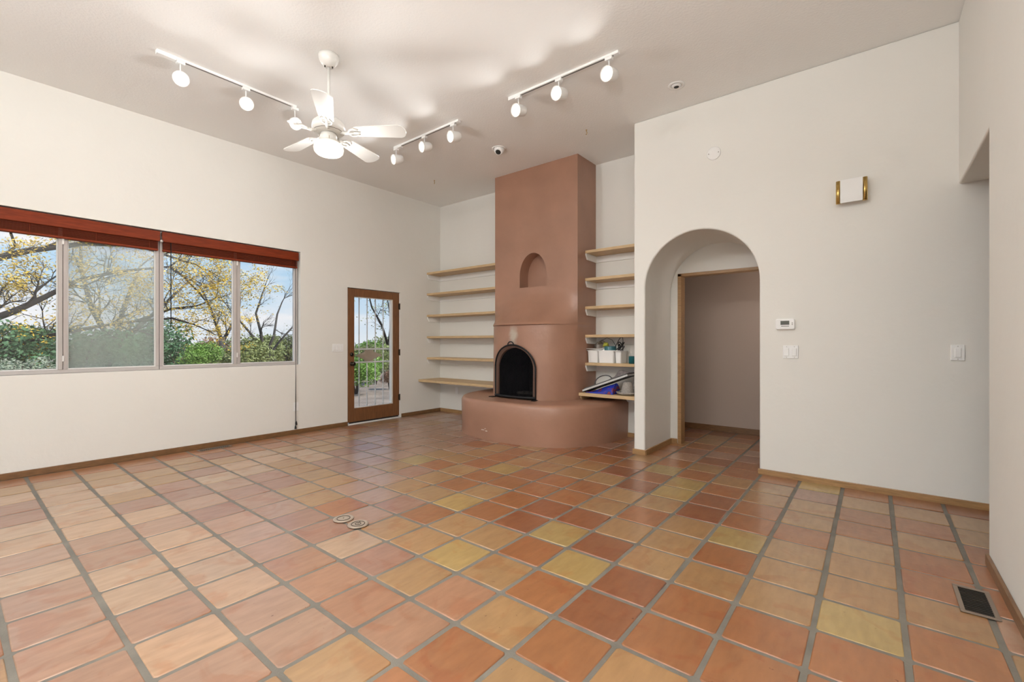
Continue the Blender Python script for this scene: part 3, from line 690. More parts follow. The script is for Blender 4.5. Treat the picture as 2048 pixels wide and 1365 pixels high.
for t in (0, 1):
    p = scr(t, BZ + .007); MB().rbox(p + Vector((-.02 if t else -.06, -.07, -.006)), p + Vector((.03 if t else .01, .01, .002)), .002).build('foot', M['iron'], fsn)
MB().tube([scr(k/16, BZ + .03) for k in range(17)], .016, 6).build('bottom_band', M['iron'], fsn)

# ------------------------------------------------------------------ shelves in both alcoves
SH = .036
ORD = ('topmost', 'second from the top', 'third from the top', 'fourth from the top', 'fifth from the top')
def shelf(x0, x1, z, yf, side, label):
    """z = middle of the board; side = x of the side wall that carries the visible end cleat"""
    t = thing('wall_shelf', ((x0+x1)/2, YB, z), label, 'shelf', None)
    MB().rbox((x0 + .003, yf, z - SH/2), (x1 - .003, YB - .002, z + SH/2), .004).build('board', M['pine'], t)
    MB().rbox((x0 + .003, YB - .018, z - SH/2 - .085), (x1 - .003, YB - .001, z - SH/2 - .001), .002).build('back_cleat', M['white'], t)
    for sx, s in ((x0, 1), (x1, -1)):
        zt = z - SH/2 - .001; a = [(yf + .012, zt), (yf + .012, zt - .02), (yf + .045, zt - .075), (YB - .019, zt - .085), (YB - .019, zt)]
        MB().prism(a, sx + s*.001, sx + s*.019, 'x').build('end_cleat', M['white'], t)
for k, z in enumerate((2.352, 1.998, 1.636, 1.274, .917)):
    shelf(XL, FX0, z + .008, 5.112, 0, ORD[k] + ' narrow pine shelf between the fireplace and the glazed door corner')
    shelf(FX1, AXW, z + .003, 5.124, 0, ORD[k] + ' narrow pine shelf between the fireplace and the archway')
def deep(x0, x1, z, yf, label):
    t = thing('wall_shelf', ((x0+x1)/2, YB, z), label, 'shelf', None)
    MB().rbox((x0 + .003, yf, z - .02), (x1 - .003, YB - .002, z + .02), .004).build('board', M['pine'], t)
    MB().rbox((x0 + .003, YB - .018, z - .105), (x1 - .003, YB - .001, z - .021), .002).build('back_cleat', M['white'], t)
    return t
deep(XL, FX0, .560, 4.932, 'lowest and deepest pine shelf between the fireplace and the glazed door corner')
dR = deep(FX1, AXW, .548, 4.962, 'lowest and deepest pine shelf between the fireplace and the archway')
MB().prism([(5.0, .527), (5.0, .50), (5.03, .47), (5.05, .47), (5.4, .50), (5.4, .527)], FX1 + .002, FX1 + .02, 'x').build('bracket', M['pine'], dR)

# ------------------------------------------------------------------ things on the shelves by the arch
ZS5 = .917 + .003 + SH/2; ZS6 = .548 + .02
def cup(mb, x0, x1, y0, y1, z0, z1, tp=.018, r=.025, wall=.004):
    """tapered open tub with rounded corners"""
    def ring(ins, z):
        a0, a1, b0, b1 = x0+ins, x1-ins, y0+ins, y1-ins; out = []
        for cx, cy, a in ((a1-r, b1-r, 0), (a0+r, b1-r, PI/2), (a0+r, b0+r, PI), (a1-r, b0+r, 1.5*PI)):
            for k in range(5): out.append((cx + r*math.cos(a + PI/8*k), cy + r*math.sin(a + PI/8*k), z))
        return out
    lv = [ring(tp, z0), ring(0, z1), ring(-.006, z1), ring(-.006, z1 + .008), ring(wall, z1 + .008), ring(tp + wall, z0 + wall)]
    vs = [p for l in lv for p in l]; fs = [(l*20+k, l*20+(k+1) % 20, (l+1)*20+(k+1) % 20, (l+1)*20+k) for l in range(5) for k in range(20)]
    fs += [tuple(range(19, -1, -1)), tuple(range(100, 120))]
    return mb.add(vs, fs, True)
cd = thing('storage_caddy', (-2.66, 5.24, ZS5), 'white plastic caddy with three tubs on the fifth shelf by the archway', 'caddy')
for a, c, y0, y1 in ((-2.878, -2.732, 5.165, 5.37), (-2.726, -2.515, 5.165, 5.37), (-2.509, -2.425, 5.19, 5.37)):
    cup(MB(), a, c, y0, y1, ZS5 + .001, ZS5 + .148, .007, .016).build('tub', M['plastic'], cd, auto=60)
MB().rbox((-2.885, 5.158, ZS5 + .150), (-2.418, 5.166, ZS5 + .160), .002).build('rim', M['plastic'], cd)
MB().rbox((-2.885, 5.372, ZS5 + .150), (-2.418, 5.38, ZS5 + .160), .002).build('rim', M['plastic'], cd)
# contents
pb = MB(); q = random.Random(4); vs = []; fs = []
for i in range(9):
    for j in range(16):
        th = i/8*PI/2; ph = 2*PI*j/16; r = .12*(1 + .12*math.sin(3*ph + 4*th)); vs.append((-2.74 + r*1.05*math.sin(th)*math.cos(ph), 5.28 + .62*r*math.sin(th)*math.sin(ph), ZS5 + .10 + 1.35*r*math.cos(th)*(1 + .06*math.sin(5*ph))))
fs = [(i*16+j, i*16+(j+1) % 16, (i+1)*16+(j+1) % 16, (i+1)*16+j) for i in range(8) for j in range(16)]
tag(MB().add(vs, fs, True).build('plastic_bag', M['clearfilm']), 'crumpled clear plastic bag bulging from the white caddy', 'bag')
tg = MB(); tg.lathe([(.072, 0), (.075, .012), (.075, .075), (.07, .083), (.05, .083), (.05, .0)], (-2.60, 5.25, ZS5 + .128), 24)
tag(tg.build('tape_roll', M['teal']), 'dark teal roll of tape sticking out of the white caddy', 'tape')
gv = MB(); vs = []; 
for i in range(7):
    for j in range(12):
        th = PI*i/6; ph = 2*PI*j/12; r = .034*(1 + .25*math.sin(2*ph + 3*th)); vs.append((-2.655 + r*1.2*math.sin(th)*math.cos(ph), 5.24 + r*math.sin(th)*math.sin(ph), ZS5 + .226 + r*.8*math.cos(th)))
fs = [(i*12+j, i*12+(j+1) % 12, (i+1)*12+(j+1) % 12, (i+1)*12+j) for i in range(6) for j in range(12)]
tag(gv.add(vs, fs, True).build('cloth', M['limegreen']), 'small crumpled lime green cloth on top of the caddy contents', 'cloth')
pp = [(-2.886, 5.15, ZS5 + .176), (-2.70, 5.15, ZS5 + .166), (-2.66, 5.24, ZS5 + .178), (-2.88, 5.25, ZS5 + .172)]
tag(MB().add(pp + [(x, y, z + .004) for x, y, z in pp], [(0, 3, 2, 1), (4, 5, 6, 7), (0, 1, 5, 4), (1, 2, 6, 5), (2, 3, 7, 6), (3, 0, 4, 7)]).build('folded_sheet', M['plastic']), 'white folded sheet laid across the rim of the caddy', 'sheet')
ck = thing('cable_coil', (-2.47, 5.25, ZS5 + .12), 'tangled black cable loops piled in the white caddy', 'cable')
for k in range(4):
    c = Vector((-2.475 + .02*math.sin(k*2.1), 5.25 + .01*k, ZS5 + .175 + .03*(k % 2))); tl = .5 + .5*k
    MB().tube([c + Vector((.07*math.cos(a)*math.cos(tl), .03*math.sin(a), .028*math.sin(a) + .055*math.cos(a)*math.sin(tl))) for a in [2*PI*j/20 for j in range(20)]], .006, 6, closed=True).build('loop', M['black'], ck)
MB().tube([(-2.52, 5.22, ZS5 + .2), (-2.45, 5.21, ZS5 + .31), (-2.415, 5.21, ZS5 + .325), (-2.408, 5.21, ZS5 + .27), (-2.45, 5.22, ZS5 + .19)], .004, 6).build('loop', M['black'], ck)
MB().tube([(-2.70, 5.2, ZS5 + .28), (-2.62, 5.2, ZS5 + .315), (-2.55, 5.2, ZS5 + .29), (-2.5, 5.21, ZS5 + .21)], .003, 6).build('loop', M['black'], ck)
gl = MB(); gl.lathe([(.0, .0), (.034, .0), (.038, .006), (.039, .09), (.036, .09), (.034, .012), (0, .012)], (-2.288, 5.2, ZS5 + .001), 20)
tag(gl.build('drinking_glass', M['tealglass']), 'dark teal glass tumbler at the end of the fifth shelf', 'glass')
# lowest shelf
p0 = Vector((-2.872, 5.03, ZS6 + .010)); p1 = Vector((-2.275, 5.05, ZS6 + .232)); dx = (p1 - p0).normalized(); up = Vector((-dx.z, 0, dx.x))
def slab(mb, o, l, d, h): 
    y = Vector((0, 1, 0)); v = [o, o + dx*l, o + dx*l + y*d, o + y*d]; v += [a + up*h for a in v]
    return mb.add(v, [(0,3,2,1),(4,5,6,7),(0,1,5,4),(1,2,6,5),(2,3,7,6),(3,0,4,7)])
fb = thing('flat_case', (-2.6, 5.15, ZS6), 'flat grey case with silver edge leaning on the packet on the lowest shelf', 'case')
slab(MB(), p0, .635, .26, .020).build('shell', M['silver'], fb); slab(MB(), p0 + up*.0205 + Vector((0, .006, 0)) + dx*.03, .59, .245, .012).build('top_panel', M['greyfab'], fb)
slab(MB(), p0 - up*.008 + Vector((0, .004, 0)), .62, .25, .0075).build('underside', M['black'], fb)
hs = [p0 + dx*(.30 + .12*math.cos(a)) + Vector((0, .03, 0)) + up*(.03 + .075*math.sin(a)) + Vector((-.0, 0, 0)) for a in [PI*k/14 for k in range(15)]]
MB().tube(hs, .007, 6).build('handle_strap', M['greyfab'], fb)
vs = []
for i in range(13):
    for j in range(9):
        s = i/12; h_ = .05*math.sin(PI*s)*(1 + .5*math.sin(7*s + j)); vs.append(p0 + dx*(.34 + .30*s) + Vector((0, .05 + .19*j/8, 0)) + up*(.034 + max(0, h_)*math.sin(PI*j/8)))
fs = [(i*9+j, i*9+j+1, (i+1)*9+j+1, (i+1)*9+j) for i in range(12) for j in range(8)]
tag(MB().add(vs, fs, True).build('mesh_bag', M['bag']), 'rumpled grey mesh bag lying on the flat grey case', 'bag')
def packet(name, cols, x0, x1, h_, y0, label):
    m = bpy.data.materials.new(name); m.use_nodes = True; t = m.node_tree; b_ = t.nodes['Principled BSDF']; b_.inputs['Roughness'].default_value = .25
    tc = t.nodes.new('ShaderNodeTexCoord'); n = t.nodes.new('ShaderNodeTexNoise'); n.inputs['Scale'].default_value = 9; n.inputs['Distortion'].default_value = 1.2; t.links.new(tc.outputs['Object'], n.inputs[0])
    r = t.nodes.new('ShaderNodeValToRGB'); r.color_ramp.interpolation = 'CONSTANT'
    for k, c in enumerate(cols):
        e_ = r.color_ramp.elements[k] if k < 2 else r.color_ramp.elements.new(.5)
        e_.position = .0 if k == 0 else .38 + .26 * (k - 1) / max(1, len(cols) - 2); e_.color = (*c, 1)
    t.links.new(n.outputs[0], r.inputs[0]); t.links.new(r.outputs[0], b_.inputs['Base Color'])
    vs = []
    for i in range(13):
        s = i/12
        for j in range(7):
            u = j/6; top = (.012 + h_*s**1.3) * (.35 + .65*math.sin(PI*u)) + .004*math.sin(9*s + 5*u)
            vs.append((x0 + (x1-x0)*s, y0 + .20*u, ZS6 + .001 + max(.006, top)))
    for i in range(13):
        s = i/12
        for j in range(7): vs.append((x0 + (x1-x0)*s, y0 + .20*j/6, ZS6 + .001))
    fs = []
    for i in range(12):
        for j in range(6): a = i*7+j; fs += [(a, a+7, a+8, a+1), (a+91, a+92, a+99, a+98)]
    for i in range(12): a = i*7; fs += [(a, a+91, a+98, a+7), (a+6, a+13, a+104, a+97)]
    for j in range(6): fs += [(j, j+1, j+92, j+91), (84+j, 84+j+91, 84+j+92, 84+j+1)]
    return tag(MB().add(vs, fs, True).build('packet', m, auto=50), label, 'packet')
packet('glossy_blue_print', [(.22, .03, .06), (.03, .03, .2), (.02, .04, .42), (.2, .04, .1), (.5, .28, .05)], -2.815, -2.445, .125, 5.0, 'glossy blue and red printed packet under the flat case')
ht = thing('straw_hat', (-2.31, 5.06, ZS6), 'grey woven straw hat lying on the lowest shelf by the archway', 'hat')
MB().lathe([(.062, 0), (.095, .004), (.122, .018), (.132, .036), (.127, .037), (.112, .022), (.072, .017)], (-2.305, 5.105, ZS6 + .001), 32).build('brim', M['straw'], ht)
MB().lathe([(.075, .012), (.074, .03), (.066, .075), (.055, .12), (.046, .148), (.034, .158), (0, .150)], (-2.305, 5.105, ZS6 + .001), 32).build('crown', M['straw'], ht)
pk = thing('paper_stack', (-2.15, 5.3, ZS6), 'black and white printed papers propped at the back of the lowest shelf', 'papers')
for k in range(3): MB().rbox((-2.33 + .03*k, 5.33 + .02*k, ZS6 + .001), (-2.06 + .01*k, 5.335 + .02*k, ZS6 + .25 + .03*k), .001).build('sheet', M['paper'], pk)

# ------------------------------------------------------------------ ceiling fan
FC = Vector((-3.505, 1.979, 0)); FZ = 2.925
fan = thing('ceiling_fan', (FC.x, FC.y, H), 'white five-blade ceiling fan with frosted light globe on a long rod', 'fan')
L_ = lambda prof, nm, m='whitegloss', n=32: MB().lathe(prof, (FC.x, FC.y, 0), n).build(nm, M[m], fan)
can = L_([(.079, H - .0005), (.080, H - .02), (.072, H - .05), (.050, H - .085), (.030, H - .098), (.018, H - .1)], 'canopy')
for k in range(3):
    a = 2*PI*k/3 + .5; MB().lathe([(.006, 0), (.006, .012)], FC + Vector((.033*math.cos(a), .033*math.sin(a), H - .108)), 8).build('screw', M['bronze'], can)
L_([(.0115, H - .1), (.0115, FZ + .12)], 'downrod')
L_([(.018, FZ + .15), (.022, FZ + .12), (.05, FZ + .11), (.10, FZ + .095), (.125, FZ + .07), (.130, FZ + .04), (.128, FZ + .015), (.11, FZ - .005), (.075, FZ - .012)], 'motor_housing')
MB().tube([FC + Vector((.112*math.cos(a), .112*math.sin(a), FZ + .005)) for a in [2*PI*k/32 for k in range(32)]], .006, 6, closed=True).build('trim_ring', M['bronze'], fan)
L_([(.062, FZ - .012), (.066, FZ - .03), (.066, FZ - .065), (.058, FZ - .075)], 'switch_housing')
L_([(.058, FZ - .075), (.085, FZ - .082), (.088, FZ - .09), (.06, FZ - .092)], 'globe_fitter')
glb = MB().lathe([(.060, FZ - .085), (.095, FZ - .092), (.112, FZ - .11), (.117, FZ - .135), (.112, FZ - .16), (.095, FZ - .178), (.06, FZ - .19), (.02, FZ - .195), (0, FZ - .1955)], (FC.x, FC.y, 0), 36).build('globe', M['globe'], fan)
for k in range(5):
    ang = math.radians(-34 + 72*k); R = Matrix.Translation(FC + Vector((0, 0, FZ + .004))) @ Matrix.Rotation(ang, 4, 'Z') @ Matrix.Rotation(math.radians(-13), 4, 'X')
    # blade: long rounded paddle
    ol = []; r0, r1, w0, w1 = .205, (.31 if k == 4 else .635), .058, (.060 if k == 4 else .076)
    for j in range(9): a = PI/2 + PI*j/8; ol.append((r0 + .03 + .03*math.cos(a), w0*math.sin(a)))
    for j in range(13): a = -PI/2 + PI*j/12; ol.append((r1 - .055 + .055*math.cos(a), w1*math.sin(a)))
    n = len(ol); vs = [R @ Vector((x, y, .0)) for x, y in ol] + [R @ Vector((x, y, .007)) for x, y in ol]
    fs = [tuple(range(n)), tuple(range(2*n-1, n-1, -1))] + [(i, i+n, (i+1) % n + n, (i+1) % n) for i in range(n)]
    MB().add(vs, fs).build('blade', M['whitegloss'], fan)
    ir = MB()
    arm = [(.10, 0, -.004), (.14, 0, -.016), (.18, 0, -.012), (.215, 0, -.004)]
    ir.tube([R @ Vector(p) for p in arm], [.016, .012, .013, .010], 8)
    for sgn in (-1, 1):
        ir.tube([R @ Vector(p) for p in ((.16, sgn*.004, -.012), (.185, sgn*.035, -.010), (.215, sgn*.042, -.006), (.25, sgn*.026, -.004))], [.008, .008, .008, .006], 6)
    ir.tube([R @ Vector(p) for p in ((.2, 0, -.008), (.235, 0, -.006), (.262, 0, -.003))], [.010, .009, .005], 6)
    ir.build('blade_iron', M['whitegloss'], fan)
MB().tube([FC + Vector((.06, -.03, FZ - .05)), FC + Vector((.066, -.034, FZ - .12))], .0018, 4).build('pull_chain', M['brass'], fan)
gd = bpy.data.lights.new('globe_light', 'POINT'); gd.energy = GLOBE_W; gd.shadow_soft_size = .12; gd.color = LAMP_COL
go = bpy.data.objects.new('globe_light', gd); COL.objects.link(go); go.location = FC + Vector((0, 0, FZ - .34))

# ------------------------------------------------------------------ track lights
def track(x0, y0, x1, y1, heads, aims, label, watts=LAMP_W, spread=120, dip=.1):
    a, b_ = Vector((x0, y0, H)), Vector((x1, y1, H)); d = (b_ - a).normalized(); s = Vector((-d.y, d.x, 0))
    t = thing('track_light', (a + b_) / 2, label, 'track light')
    def bar(p, q_, w_, z0, z1, nm, m):
        v = [p - s*w_, q_ - s*w_, q_ + s*w_, p + s*w_]
        v = [Vector((c.x, c.y, H + z0)) for c in v] + [Vector((c.x, c.y, H + z1)) for c in v]
        return MB().add(v, [(0,3,2,1),(4,5,6,7),(0,1,5,4),(1,2,6,5),(2,3,7,6),(3,0,4,7)]).build(nm, M[m], t)
    bar(a, b_, .018, -.019, -.0003, 'rail', 'white'); bar(a + d*.06, b_ - d*.04, .0055, -.0205, -.0188, 'slot', 'slot')
    bar(a - d*.02, a + d*.11, .020, -.032, -.0004, 'feed_box', 'white'); bar(b_ - d*.03, b_ + d*.008, .019, -.022, -.0004, 'end_cap', 'white')
    for hk, (hx, hy, hz) in enumerate(heads):
        p = Vector((hx, hy, hz)); ax = Vector(aims[hk] if isinstance(aims, list) else aims).normalized()
        ts = a + d * ((Vector((hx, hy, H)) - a).dot(d)); 
        back = p - ax*.055
        top = Vector((ts.x, ts.y, H - .02))
        # adapter, stem, housing, face
        v = [top - d*.03 - s*.017, top + d*.03 - s*.017, top + d*.03 + s*.017, top - d*.03 + s*.017]
        v += [c - Vector((0, 0, .024)) for c in v]
        hd = MB().add(v, [(0,3,2,1),(4,5,6,7),(0,1,5,4),(1,2,6,5),(2,3,7,6),(3,0,4,7)]).build('adapter', M['white'], t)
        MB().tube([top - Vector((0, 0, .02)), Vector((top.x, top.y, p.z + .055)), back + Vector((0, 0, .045))], .0055, 8).build('stem', M['white'], t)
        ho = MB().lathe([(.018, -.125), (.040, -.12), (.050, -.105), (.054, -.06), (.060, .0), (.060, .004), (.056, .004), (.054, -.012)], p, 24, axis=ax).build('lamp_head', M['white'], t)
        MB().lathe([(.0, .0), (.054, -.004)], p, 24, axis=ax).build('lamp_face', M['lamp'], ho)
        ld = bpy.data.lights.new('spot_light', 'AREA'); ld.shape = 'DISK'; ld.size = .10; ld.energy = watts; ld.color = LAMP_COL; ld.spread = math.radians(spread)
        lo = bpy.data.objects.new('spot_light', ld); COL.objects.link(lo); lo.location = p + ax*.008; lo.rotation_euler = (ax + Vector((0, 0, -dip))).to_track_quat('-Z', 'Y').to_euler()
    return t
track(-4.515, 1.09, -4.515, 2.19, [(-4.50, 1.234, 3.389), (-4.50, 1.738, 3.388), (-4.50, 2.19, 3.375)], (.80, -.25, -.42), 'white three-lamp track light on the ceiling beside the fan, along the window wall')
track(-4.51, 3.41, -3.44, 3.41, [(-4.505, 3.37, 3.392), (-3.99, 3.37, 3.405), (-3.525, 3.37, 3.39)], (-.18, -.90, -.26), 'white three-lamp track light between the fan and the fireplace chimney')
track(-2.73, 3.41, -1.62, 3.41, [(-2.64, 3.37, 3.389), (-2.187, 3.37, 3.395), (-1.70, 3.37, 3.387)], (-.10, -.92, -.28), 'white three-lamp track light on the ceiling in front of the archway')

# two more tracks added unseen behind the viewer to even out the room light
track(-2.73, -1.2, -1.62, -1.2, [(-2.64, -1.24, 3.389), (-2.187, -1.24, 3.395), (-1.70, -1.24, 3.387)], [(-.25, .9, -.16), (.0, .95, -.14), (.2, .9, -.16)], 'white three-lamp track light added unseen as fill near the rear wall, end by the right wall', REAR_FILL_W, 150, 0)
track(-4.51, -1.2, -3.44, -1.2, [(-4.505, -1.24, 3.392), (-3.99, -1.24, 3.405), (-3.525, -1.24, 3.39)], [(.15, .9, -.16), (.35, .9, -.14), (-.3, .9, -.16)], 'white three-lamp track light added unseen as fill near the rear wall, end by the window wall', REAR_FILL_W, 150, 0)

# torchieres added out of view, filling the room with light off the ceiling
for tx, ty, lb in ((-2.3, -1.8, 'tall white torchiere added out of view as fill, alone in the rear of the room'), (-.15, -.9, 'tall white torchiere added out of view as fill, in the rear by the right wall')):
    t = thing('fill_floor_lamp', (tx, ty, 0), lb, 'fill lamp')
    MB().lathe([(.14, .002), (.145, .012), (.13, .022), (.02, .03), (.014, .05)], (tx, ty, 0), 28).build('base', M['white'], t)
    MB().tube([(tx, ty, .03), (tx, ty, 1.70)], .013, 10).build('pole', M['white'], t)
    MB().lathe([(.02, 1.69), (.05, 1.70), (.12, 1.75), (.16, 1.82), (.155, 1.82), (.115, 1.757), (.045, 1.71), (0, 1.705)], (tx, ty, 0), 32).build('shade', M['white'], t)
    ld = bpy.data.lights.new('torchiere_fill_light', 'AREA'); ld.shape = 'DISK'; ld.size = .26; ld.energy = TORCH_FILL_W[tx > -1]; ld.color = LAMP_COL; ld.spread = math.radians(162)
    lo = bpy.data.objects.new('torchiere_fill_light', ld); COL.objects.link(lo); lo.location = (tx, ty, 1.815); lo.rotation_euler = (PI, 0, 0)

# lamp added out of view on the near corridor wall to brighten corridor and passage
t = thing('corridor_fill_lamp', (-.45, YT + .16, 1.45), 'small white lamp added unseen as fill on the near wall of the corridor', 'wall lamp')
MB().rbox((-.51, YT + .161, 1.44), (-.39, YT + .182, 1.60), .004).build('backplate', M['white'], t)
MB().lathe([(.05, 1.45), (.07, 1.50), (.075, 1.58), (.07, 1.58), (.065, 1.50), (.045, 1.455)], (-.45, YT + .26, 0), 24).build('shade', M['globe'], t)
ld = bpy.data.lights.new('corridor_fill_light', 'POINT'); ld.energy = 8; ld.shadow_soft_size = .06; ld.color = (1, .93, .86)
lo = bpy.data.objects.new('corridor_fill_light', ld); COL.objects.link(lo); lo.location = (-.47, YT + .29, 1.62)

# ------------------------------------------------------------------ small fixtures
def eyeball(x, y):
    t = thing('recessed_light', (x, y, H), 'white eyeball downlight recessed in the ceiling near the chimney', 'ceiling light')
    MB().lathe([(.088, -.0005), (.088, -.006), (.076, -.010), (.066, -.006), (.066, -.001)], (x, y, H), 32).build('trim_ring', M['white'], t)
    ax = Vector((.15, -.55, -.9)).normalized(); c = Vector((x, y, H - .012))
    MB().lathe([(.064*math.cos(a), .064*math.sin(a)) for a in [PI/180*k for k in range(-20, 56, 8)]] + [(.032, .050), (.030, .030), (0, .03)], c, 28, axis=ax).build('eyeball', M['white'], t)
    MB().lathe([(0, .0305), (.031, .0306), (.033, .0515), (.03, .052)], c, 24, axis=ax).build('aperture', M['dark'], t)
eyeball(-3.565, 4.22)
t = thing('recessed_light', (-1.416, 4.196, H), 'flat white recessed ceiling light with small dark aperture above the archway', 'ceiling light')
MB().lathe([(.075, -.0005), (.075, -.005), (.062, -.008), (.045, -.005), (.044, -.001)], (-1.416, 4.196, H), 32).build('trim_ring', M['white'], t)
MB().lathe([(.044, -.002), (.040, -.012), (.024, -.016), (.0, -.016)], (-1.416, 4.196, H), 28).build('gimbal', M['white'], t)
MB().lathe([(.023, -.0165), (.020, -.019), (0, -.019)], (-1.416, 4.196, H), 20).build('aperture', M['dark'], t)
def hook(x, y, label):
    o = MB().tube([(x, y, H - .0005), (x, y, H - .02), (x + .010, y - .006, H - .03), (x + .012, y - .008, H - .042), (x, y, H - .052), (x - .010, y + .006, H - .045)], .0035, 6)
    o.lathe([(.009, -.0005), (.008, -.004), (.004, -.006)], (x, y, H), 10); tag(o.build('ceiling_hook', M['brass']), label, 'hook')
hook(-5.005, 4.465, 'small brass ceiling hook near the corner over the glazed door'); hook(-2.494, 4.454, 'small brass ceiling hook to one side of the chimney near the arch wall')
o = MB().lathe([(.064, .0005), (.064, .006), (.058, .010), (.0, .012)], (-1.208, YC, 3.024), 32, axis=(0, -1, 0))
t = tag(o.build('cover_plate', M['white']), 'round white blank cover plate high on the wall over the archway', 'cover plate')
ORG[t.name] = ORG[t.name]
for sx in (-1, 1):
    MB().lathe([(.005, 0), (.005, .003)], (-1.208 + sx*.045, YC - .0105, 3.024), 8, axis=(0, -1, 0)).build('screw', M['alu'], t)
# wall sconce: white panel between brass side bars
t = thing('wall_sconce', (-.142, YC, 2.33), 'square white wall sconce with brass side bars on the arch wall', 'sconce')
MB().rbox((-.215, YC - .07, 2.335), (-.068, YC - .062, 2.525), .002).build('panel', M['white'], t)
MB().rbox((-.19, YC - .06, 2.36), (-.095, YC - .001, 2.50), .004).build('backplate', M['white'], t)
for x in (-.228, -.055): 
    MB().tube([(x, YC - .045, 2.338), (x, YC - .045, 2.522)], .017, 14).build('side_bar', M['brass'], t)
# thermostat
t = thing('thermostat', (-.61, YC, 1.31), 'white wall thermostat with small grey display beside the archway', 'thermostat')
b_ = MB(); pl = []
for cx, cz, a in ((.058, .033, 0), (-.058, .033, 90), (-.058, -.033, 180), (.058, -.033, 270)):
    for k in range(5): pl.append((-.611 + cx + .014*math.cos(math.radians(a + 22.5*k)), 1.358 + cz + .014*math.sin(math.radians(a + 22.5*k))))
bevel(b_.prism(pl, YC - .026, YC - .0005, 'y').build('case', M['plastic'], t), .006, 2)
MB().rbox((-.645, YC - .0275, 1.352), (-.578, YC - .0255, 1.388), .001).build('display', M['screen_grey'], t)
MB().rbox((-.640, YC - .0272, 1.338), (-.580, YC - .0255, 1.343), .0008).build('printed_line', M['screen_grey'], t)
for z in (1.368, 1.355): MB().lathe([(.005, 0), (.005, .002)], (-.556, YC - .0255, z), 8, axis=(0, -1, 0)).build('button', M['alu'], t)
# switches and outlets
def plate_y(x0, x1, z0, z1, n, label, name='light_switch', cat='switch'):
    t = thing(name, ((x0+x1)/2, YC, z0), label, cat)
    MB().rbox((x0, YC - .008, z0), (x1, YC - .0005, z1), .003).build('plate', M['plastic'], t)
    w_ = (x1 - x0) / n
    for k in range(n):
        cx = x0 + w_*(k + .5); MB().rbox((cx - .0165, YC - .0165, z0 + .024), (cx + .0165, YC - .0075, z1 - .024), .002).build('rocker', M['plastic'], t)
        for z in (z0 + .011, z1 - .011): MB().lathe([(.003, 0), (.003, .0015)], (cx, YC - .008, z), 8, axis=(0, -1, 0)).build('screw', M['alu'], t)
plate_y(-.629, -.513, 1.056, 1.170, 2, 'double white rocker switch plate under the thermostat')
plate_y(.445, .519, 1.064, 1.180, 1, 'single white rocker switch plate on the arch wall near the side passage')
def plate_x(y0, y1, z0, z1, n, label, name='light_switch', cat='switch', outlet=False):
    t = thing(name, (XL, (y0+y1)/2, z0), label, cat)
    MB().rbox((XL + .0005, y0, z0), (XL + .007, y1, z1), .003).build('plate', M['plastic'], t)
    w_ = (y1 - y0) / n
    for k in range(n):
        cy = y0 + w_*(k + .5)
        if outlet:
            for z in (z0 + .04, z1 - .04): MB().rbox((XL + .0065, cy - .014, z - .016), (XL + .0095, cy + .014, z + .016), .003).build('socket', M['plastic'], t)
        else: MB().rbox((XL + .0065, cy - .0165, z0 + .024), (XL + .0150, cy + .0165, z1 - .024), .002).build('rocker', M['plastic'], t)
plate_x(3.396, 3.566, 1.060, 1.176, 3, 'triple white rocker switch plate between the window and the glazed door')
plate_x(2.852, 2.922, .297, .412, 1, 'white wall outlet low on the window wall behind the blind cord', 'wall_outlet', 'outlet', True)
t = thing('wall_outlet', (-5.51, YB, .33), 'white wall outlet under the deep shelf beside the fireplace bench', 'outlet')
MB().rbox((-5.545, YB - .007, .325), (-5.475, YB - .0005, .44), .003).build('plate', M['plastic'], t)
for z in (.362, .403): MB().rbox((-5.524, YB - .0095, z - .016), (-5.496, YB - .0065, z + .016), .003).build('socket', M['plastic'], t)

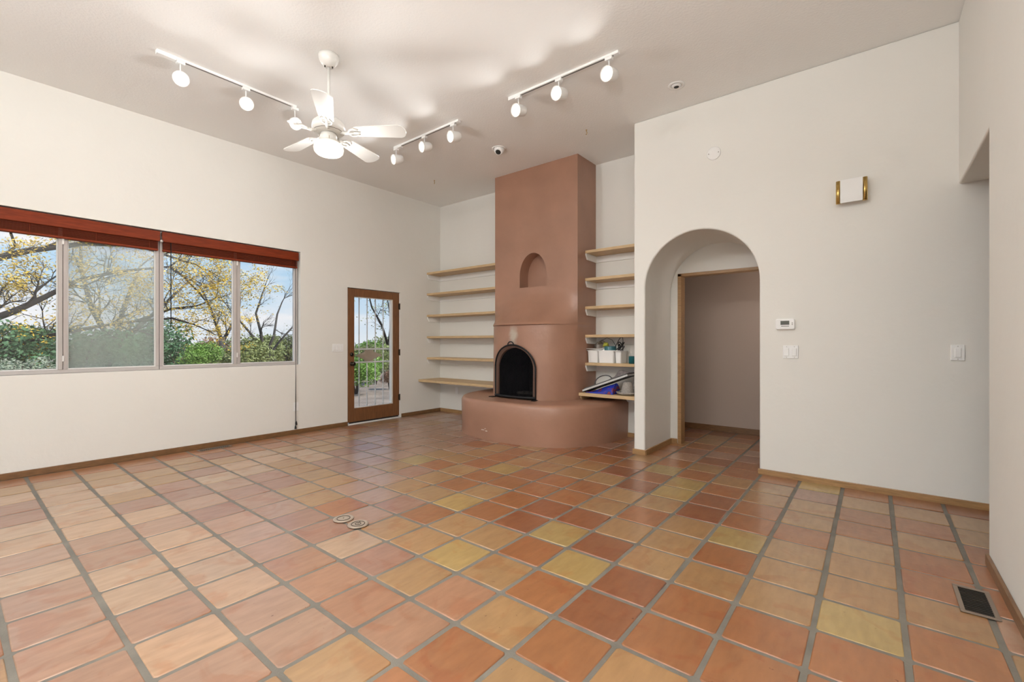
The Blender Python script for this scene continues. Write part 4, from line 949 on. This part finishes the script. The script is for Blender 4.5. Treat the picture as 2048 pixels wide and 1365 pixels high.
# floor outlet covers
def floor_disc(x, y, label, n):
    t = thing('floor_outlet', (x, y, 0), label, 'floor outlet')
    MB().lathe([(.066, .0015), (.067, .006), (.063, .0095), (.054, .010), (.050, .008), (.048, .008), (.0, .009)], (x, y, 0), 36).build('cover', M['disc'], t)
    MB().tube([(x + .042*math.cos(a), y + .042*math.sin(a), .009) for a in [2*PI*k/32 for k in range(32)]], .0022, 5, closed=True).build('groove', M['bronze'], t)
    if n: MB().tube([(x + .018*math.cos(a), y + .018*math.sin(a), .0095) for a in [2*PI*k/20 for k in range(20)]], .002, 5, closed=True).build('cap_ring', M['bronze'], t)
    for k in range(1 + n): MB().lathe([(.004, .009), (.003, .011)], (x + .03*k*math.cos(2.2), y + .03*k*math.sin(2.2), 0), 8).build('screw', M['bronze'], t)
floor_disc(-2.805, 1.690, 'round tan floor outlet cover with a plain face set in the tiles', 0); floor_disc(-2.645, 1.698, 'round tan floor outlet cover with an inner ring set in the tiles', 1)
# floor registers
def register(x0, x1, y0, y1, along, label, m='ventm'):
    t = thing('floor_register', ((x0+x1)/2, (y0+y1)/2, 0), label, 'vent'); r = .018; z0, z1 = .0015, .007
    b_ = MB()
    b_.rbox((x0, y0, z0), (x1, y0 + r, z1), .002); b_.rbox((x0, y1 - r, z0), (x1, y1, z1), .002); b_.rbox((x0, y0 + r, z0), (x0 + r, y1 - r, z1), .002); b_.rbox((x1 - r, y0 + r, z0), (x1, y1 - r, z1), .002)
    b_.build('frame', M[m], t)
    MB().box((x0 + r, y0 + r, .001), (x1 - r, y1 - r, .002)).build('duct', M['dark'], t)
    n = 14
    for k in range(n):
        if along == 'y': y = y0 + r + (y1-y0-2*r)*(k + .5)/n; MB().box((x0 + r, y - .0025, .002), (x1 - r, y + .0025, .0055)).build('louvre', M['bronze'], t)
        else: x = x0 + r + (x1-x0-2*r)*(k + .5)/n; MB().box((x - .0025, y0 + r, .002), (x + .0025, y1 - r, .0055)).build('louvre', M['bronze'], t)
register(.302, .430, 2.822, 3.115, 'y', 'brown metal floor register set in the tiles by the right wall baseboard')
register(-5.845, -5.755, 1.745, 2.075, 'y', 'narrow brown floor register along the baseboard under the wide window')
